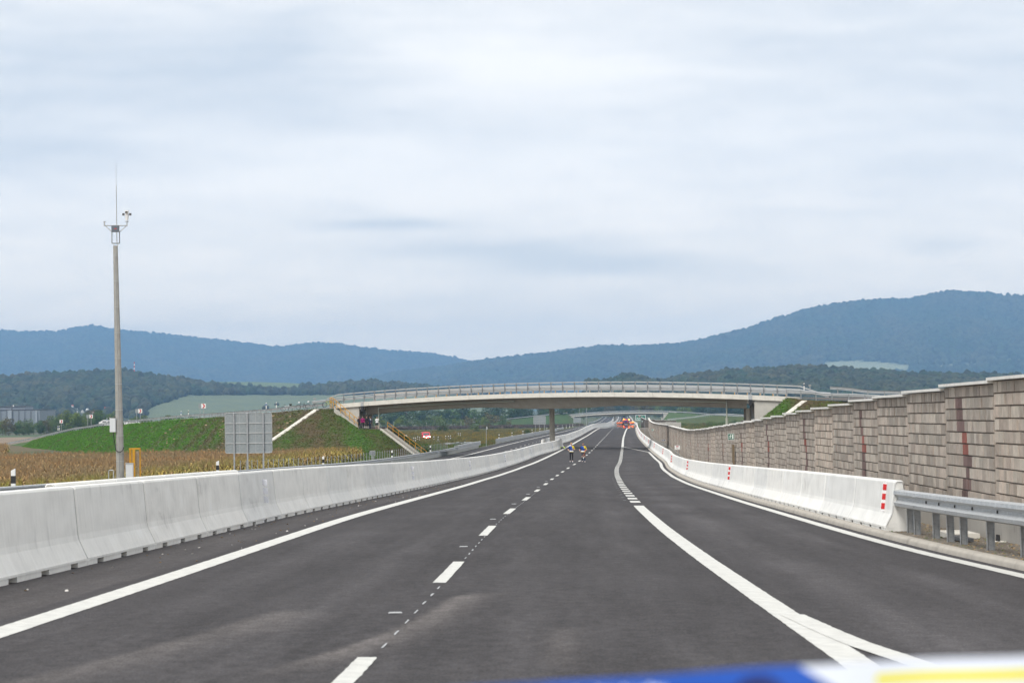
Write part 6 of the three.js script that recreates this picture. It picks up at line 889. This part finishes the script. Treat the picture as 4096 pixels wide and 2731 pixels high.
// ---------------------------------------------------------------- bicycles on the embankment
function bicycle(label, p, turn, frame, o = {}) { // runs along local x
  const t = thing('bicycle', label, 'bicycle', p, 'bicycles left at the embankment rail', false), R = 0.33, A = V(-0.52, R, 0), B = V(0.52, R, 0), bb = V(-0.08, 0.29, 0), seat = V(-0.22, 0.82, 0), hd = V(0.36, 0.80, 0), fm = std(...frame, { roughness: 0.35 });
  for (const c of [A, B]) { const g = new THREE.TorusGeometry(R, o.fat ?? 0.024, 8, 28), w = put('wheel', g, M.rubber, t); w.position.copy(c); const sp = new MB(); for (let i = 0; i < 10; i++) { const a = i * Math.PI / 5; sp.tube(V(0, 0, 0), V(Math.cos(a) * R, Math.sin(a) * R, 0), 0.004, 0.004, 4, false); } sp.build('spokes', M.zinc, w); }
  new MB().tube(A, bb, 0.014).tube(A, seat, 0.012).tube(bb, seat, 0.02).tube(bb, hd, 0.024).tube(seat.clone().lerp(bb, 0.12), hd, 0.02).build('frame', fm, t);
  new MB().tube(B, V(0.37, 0.72, 0), 0.018).tube(V(0.37, 0.72, 0), V(0.33, 0.92, 0), 0.018).build('fork', fm, t);
  new MB().tube(V(0.33, 0.95, -0.28), V(0.33, 0.95, 0.28), 0.014).tube(V(0.33, 0.92, 0), V(0.34, 0.95, 0), 0.018).build('handlebar', M.black, t);
  new MB().tube(seat, V(-0.24, 0.92, 0), 0.014).hex([V(-0.38, 0.91, 0.07), V(-0.10, 0.93, 0.025), V(-0.10, 0.93, -0.025), V(-0.38, 0.91, -0.07)], [V(-0.38, 0.96, 0.07), V(-0.10, 0.96, 0.025), V(-0.10, 0.96, -0.025), V(-0.38, 0.96, -0.07)]).build('saddle', M.black, t);
  new MB().tube(V(bb.x, bb.y, -0.03), V(bb.x, bb.y, 0.05), 0.09, 0.09, 12).tube(V(bb.x - 0.12, bb.y - 0.12, 0.08), V(bb.x + 0.12, bb.y + 0.12, -0.08), 0.01).build('crank', M.grey, t);
  if (o.basket) new MB().hex([V(0.42, 0.80, 0.14), V(0.68, 0.80, 0.14), V(0.68, 0.80, -0.14), V(0.42, 0.80, -0.14)], [V(0.38, 1.04, 0.17), V(0.74, 1.04, 0.17), V(0.74, 1.04, -0.17), V(0.38, 1.04, -0.17)]).build('basket', M.black, t);
  if (o.helmet) { const g = new THREE.SphereGeometry(0.13, 12, 8, 0, 6.3, 0, 1.7), h = put('helmet', g, M.white, t); h.position.set(-0.42, 0.95, 0); h.scale.set(1.2, 0.9, 0.9); }
  t.rotation.y = turn; return t;
}
bicycle('white bicycle with a dark front basket leaning at the embankment rail', pt(1146, 1645, 362.6), 0.25, [0.7, 0.7, 0.72], { basket: true });
bicycle('dark bicycle with a white helmet on it, second from the left at the rail', pt(1207, 1637.5, 357.6), 0.35, [0.03, 0.035, 0.045], { helmet: true });
bicycle('black and white bicycle with a white helmet right beside the little sign', pt(1245, 1634.5, 354.6), 0.3, [0.25, 0.25, 0.26], { helmet: true });
bicycle('mountain bike with yellow-green frame on top of the slope before the yellow handrail', pt(1313, 1628, 349.4), 0.15, [0.45, 0.55, 0.02], { fat: 0.034 });
bicycle('black mountain bike behind the top of the yellow handrail', pt(1351, 1621, 353.2), 0.1, [0.02, 0.02, 0.025], { fat: 0.034 });

// ---------------------------------------------------------------- small things
{
  const bg = P(322, -3.95), t = thing('sports_bag', 'black bag with bright yellow flaps left at the barrier end by the pier', 'bag', bg, null, false); new MB().hex([V(-0.3, 0, 0.18), V(0.3, 0, 0.18), V(0.3, 0, -0.18), V(-0.3, 0, -0.18)], [V(-0.12, 0.22, 0.1), V(0.12, 0.22, 0.1), V(0.12, 0.22, -0.1), V(-0.12, 0.22, -0.1)]).tube(V(0, 0.2, 0), V(0, 0.3, 0), 0.05, 0.02, 6).build('bag_body', M.black, t); for (const s of [-1, 1]) new MB().hex([V(s * 0.24 - 0.1, 0.14, 0.1), V(s * 0.24 + 0.1, 0.14, 0.1), V(s * 0.24 + 0.1, 0.14, -0.06), V(s * 0.24 - 0.1, 0.14, -0.06)], [V(s * 0.26 - 0.08, 0.26, 0.08), V(s * 0.26 + 0.08, 0.26, 0.08), V(s * 0.26 + 0.08, 0.26, -0.04), V(s * 0.26 - 0.08, 0.26, -0.04)]).build('flap', std(0.55, 0.75, 0.01), t);
  const sp = P(47.6, edgeR(47.6) + 1.15, 0.1), sl = thing('concrete_slab', 'pale concrete slab lying on the gravel behind the near barrier end', 'slab', sp, null, false); new MB().box(0, 0.03, 0, 0.55, 0.09, 1.6).build('slab', M.fascia, sl);
  const pk = P(45.5, edgeR(45.5) + 0.85, 0.1), pl = thing('dark_plank', 'dark plank lying on the gravel under the steel guardrail', 'plank', pk, null, false); new MB().box(0, 0.035, 0, 0.22, 0.06, 1.3).build('plank', M.darkgrey, pl);
  for (const [d, i] of [[40.6, 0], [45.2, 1]]) { const p = P(d, 9.3, 0.05), b = thing('anchor_bolts', `black anchor bolts on a pale base plate at the wall foot, ${i ? 'farther' : 'nearer'} set`, 'bolts', p, null, false); new MB().box(0, 0.02, 0, 0.22, 0.05, 0.45).build('base_plate', M.fascia, b); for (const z of [-0.08, 0.08]) new MB().tube(V(0, 0.04, z), V(0, 0.16, z), 0.025, 0.02, 8).build('bolt', M.black, b); }
  // birds far up
  const wing = new MB(); wing.tri(V(0, 0, 0.06), V(0.34, 0.1, 0), V(0, 0, -0.08)).tri(V(0, 0, 0.06), V(0, 0, -0.08), V(-0.34, 0.1, 0)); const wg = wing.geo(), bgm = new MB().tube(V(0, 0, 0.16), V(0, 0, -0.2), 0.035, 0.05, 6).geo();
  [[1224, 1166], [1249, 1176], [1395, 1161], [1553, 1219], [1494, 1229], [1444, 1316], [1416, 1299], [2342, 1209], [2364, 1202], [2374, 1355]].forEach(([u, v], i) => { const b = thing('bird', `tiny dark bird in the sky, ${nth(i + 1)} from the left of the flock`, 'bird', pt(u, v, 420), 'birds in the sky', false); put('wings', wg, M.black, b); put('bird_body', bgm, M.black, b); b.rotation.set(rr(-0.3, 0.3), rr(0, 6), rr(-0.5, 0.5)); b.scale.setScalar(0.6); });
}
// event tape across the foreground, out of focus
{
  const c = document.createElement('canvas'); c.width = 2048; c.height = 128; const g = c.getContext('2d');
  g.fillStyle = '#0a46a0'; g.fillRect(0, 0, 2048, 128); g.fillStyle = '#0b52b8'; g.fillRect(900, 0, 420, 128);
  g.fillStyle = '#cfd6ee'; for (let i = 0; i < 26; i++) g.fillRect(760 + i * 13, 16 + 3 * Math.sin(i * 2.1), 8 + 3 * Math.sin(i * 5), 22);
  g.fillStyle = '#06226a'; g.beginPath(); g.arc(1235, 62, 50, 0, 7); g.fill();
  g.fillStyle = '#dfe6f4'; g.beginPath(); g.moveTo(1300, 0); g.lineTo(1830, 0); g.lineTo(1830, 128); g.lineTo(1480, 128); g.fill(); g.fillStyle = '#e6dc00'; g.fillRect(1420, 21, 350, 17); g.fillStyle = '#f0edc0'; g.fillRect(1830, 0, 218, 128); g.fillStyle = '#e6dc00'; g.fillRect(1850, 24, 198, 60);
  const tx = new THREE.CanvasTexture(c); tx.colorSpace = THREE.SRGBColorSpace; tx.wrapS = THREE.RepeatWrapping;
  const top = [[-400, 2860], [600, 2815], [2120, 2735], [3180, 2662], [4096, 2622], [5200, 2590]].map(([u, v]) => pt(u, v, 2.5)), cur = new THREE.CatmullRomCurve3(top).getPoints(60), m = new MB(), h = 0.075;
  const u0 = top[0].x, w = 1.27; cur.forEach((p, i) => { const u = 0.417 + p.x / w; for (const [y, z, v] of [[0, 0, 1], [-h, 0.012, 0]]) m.v(p.x, p.y + y, p.z + z + 0.006 * Math.sin(i * 0.7), u, v); });
  for (let i = 0; i < cur.length - 1; i++) { const a = 2 * i; m.i.push(a + 1, a + 3, a + 2, a + 1, a + 2, a); }
  const tp = m.build('barrier_tape', new THREE.MeshStandardMaterial({ map: tx, roughness: 0.4, side: THREE.DoubleSide })); tag(tp, 'blurred blue, white and yellow event tape stretched across the near foreground', 'tape');
}
renderer.render(scene, camera);
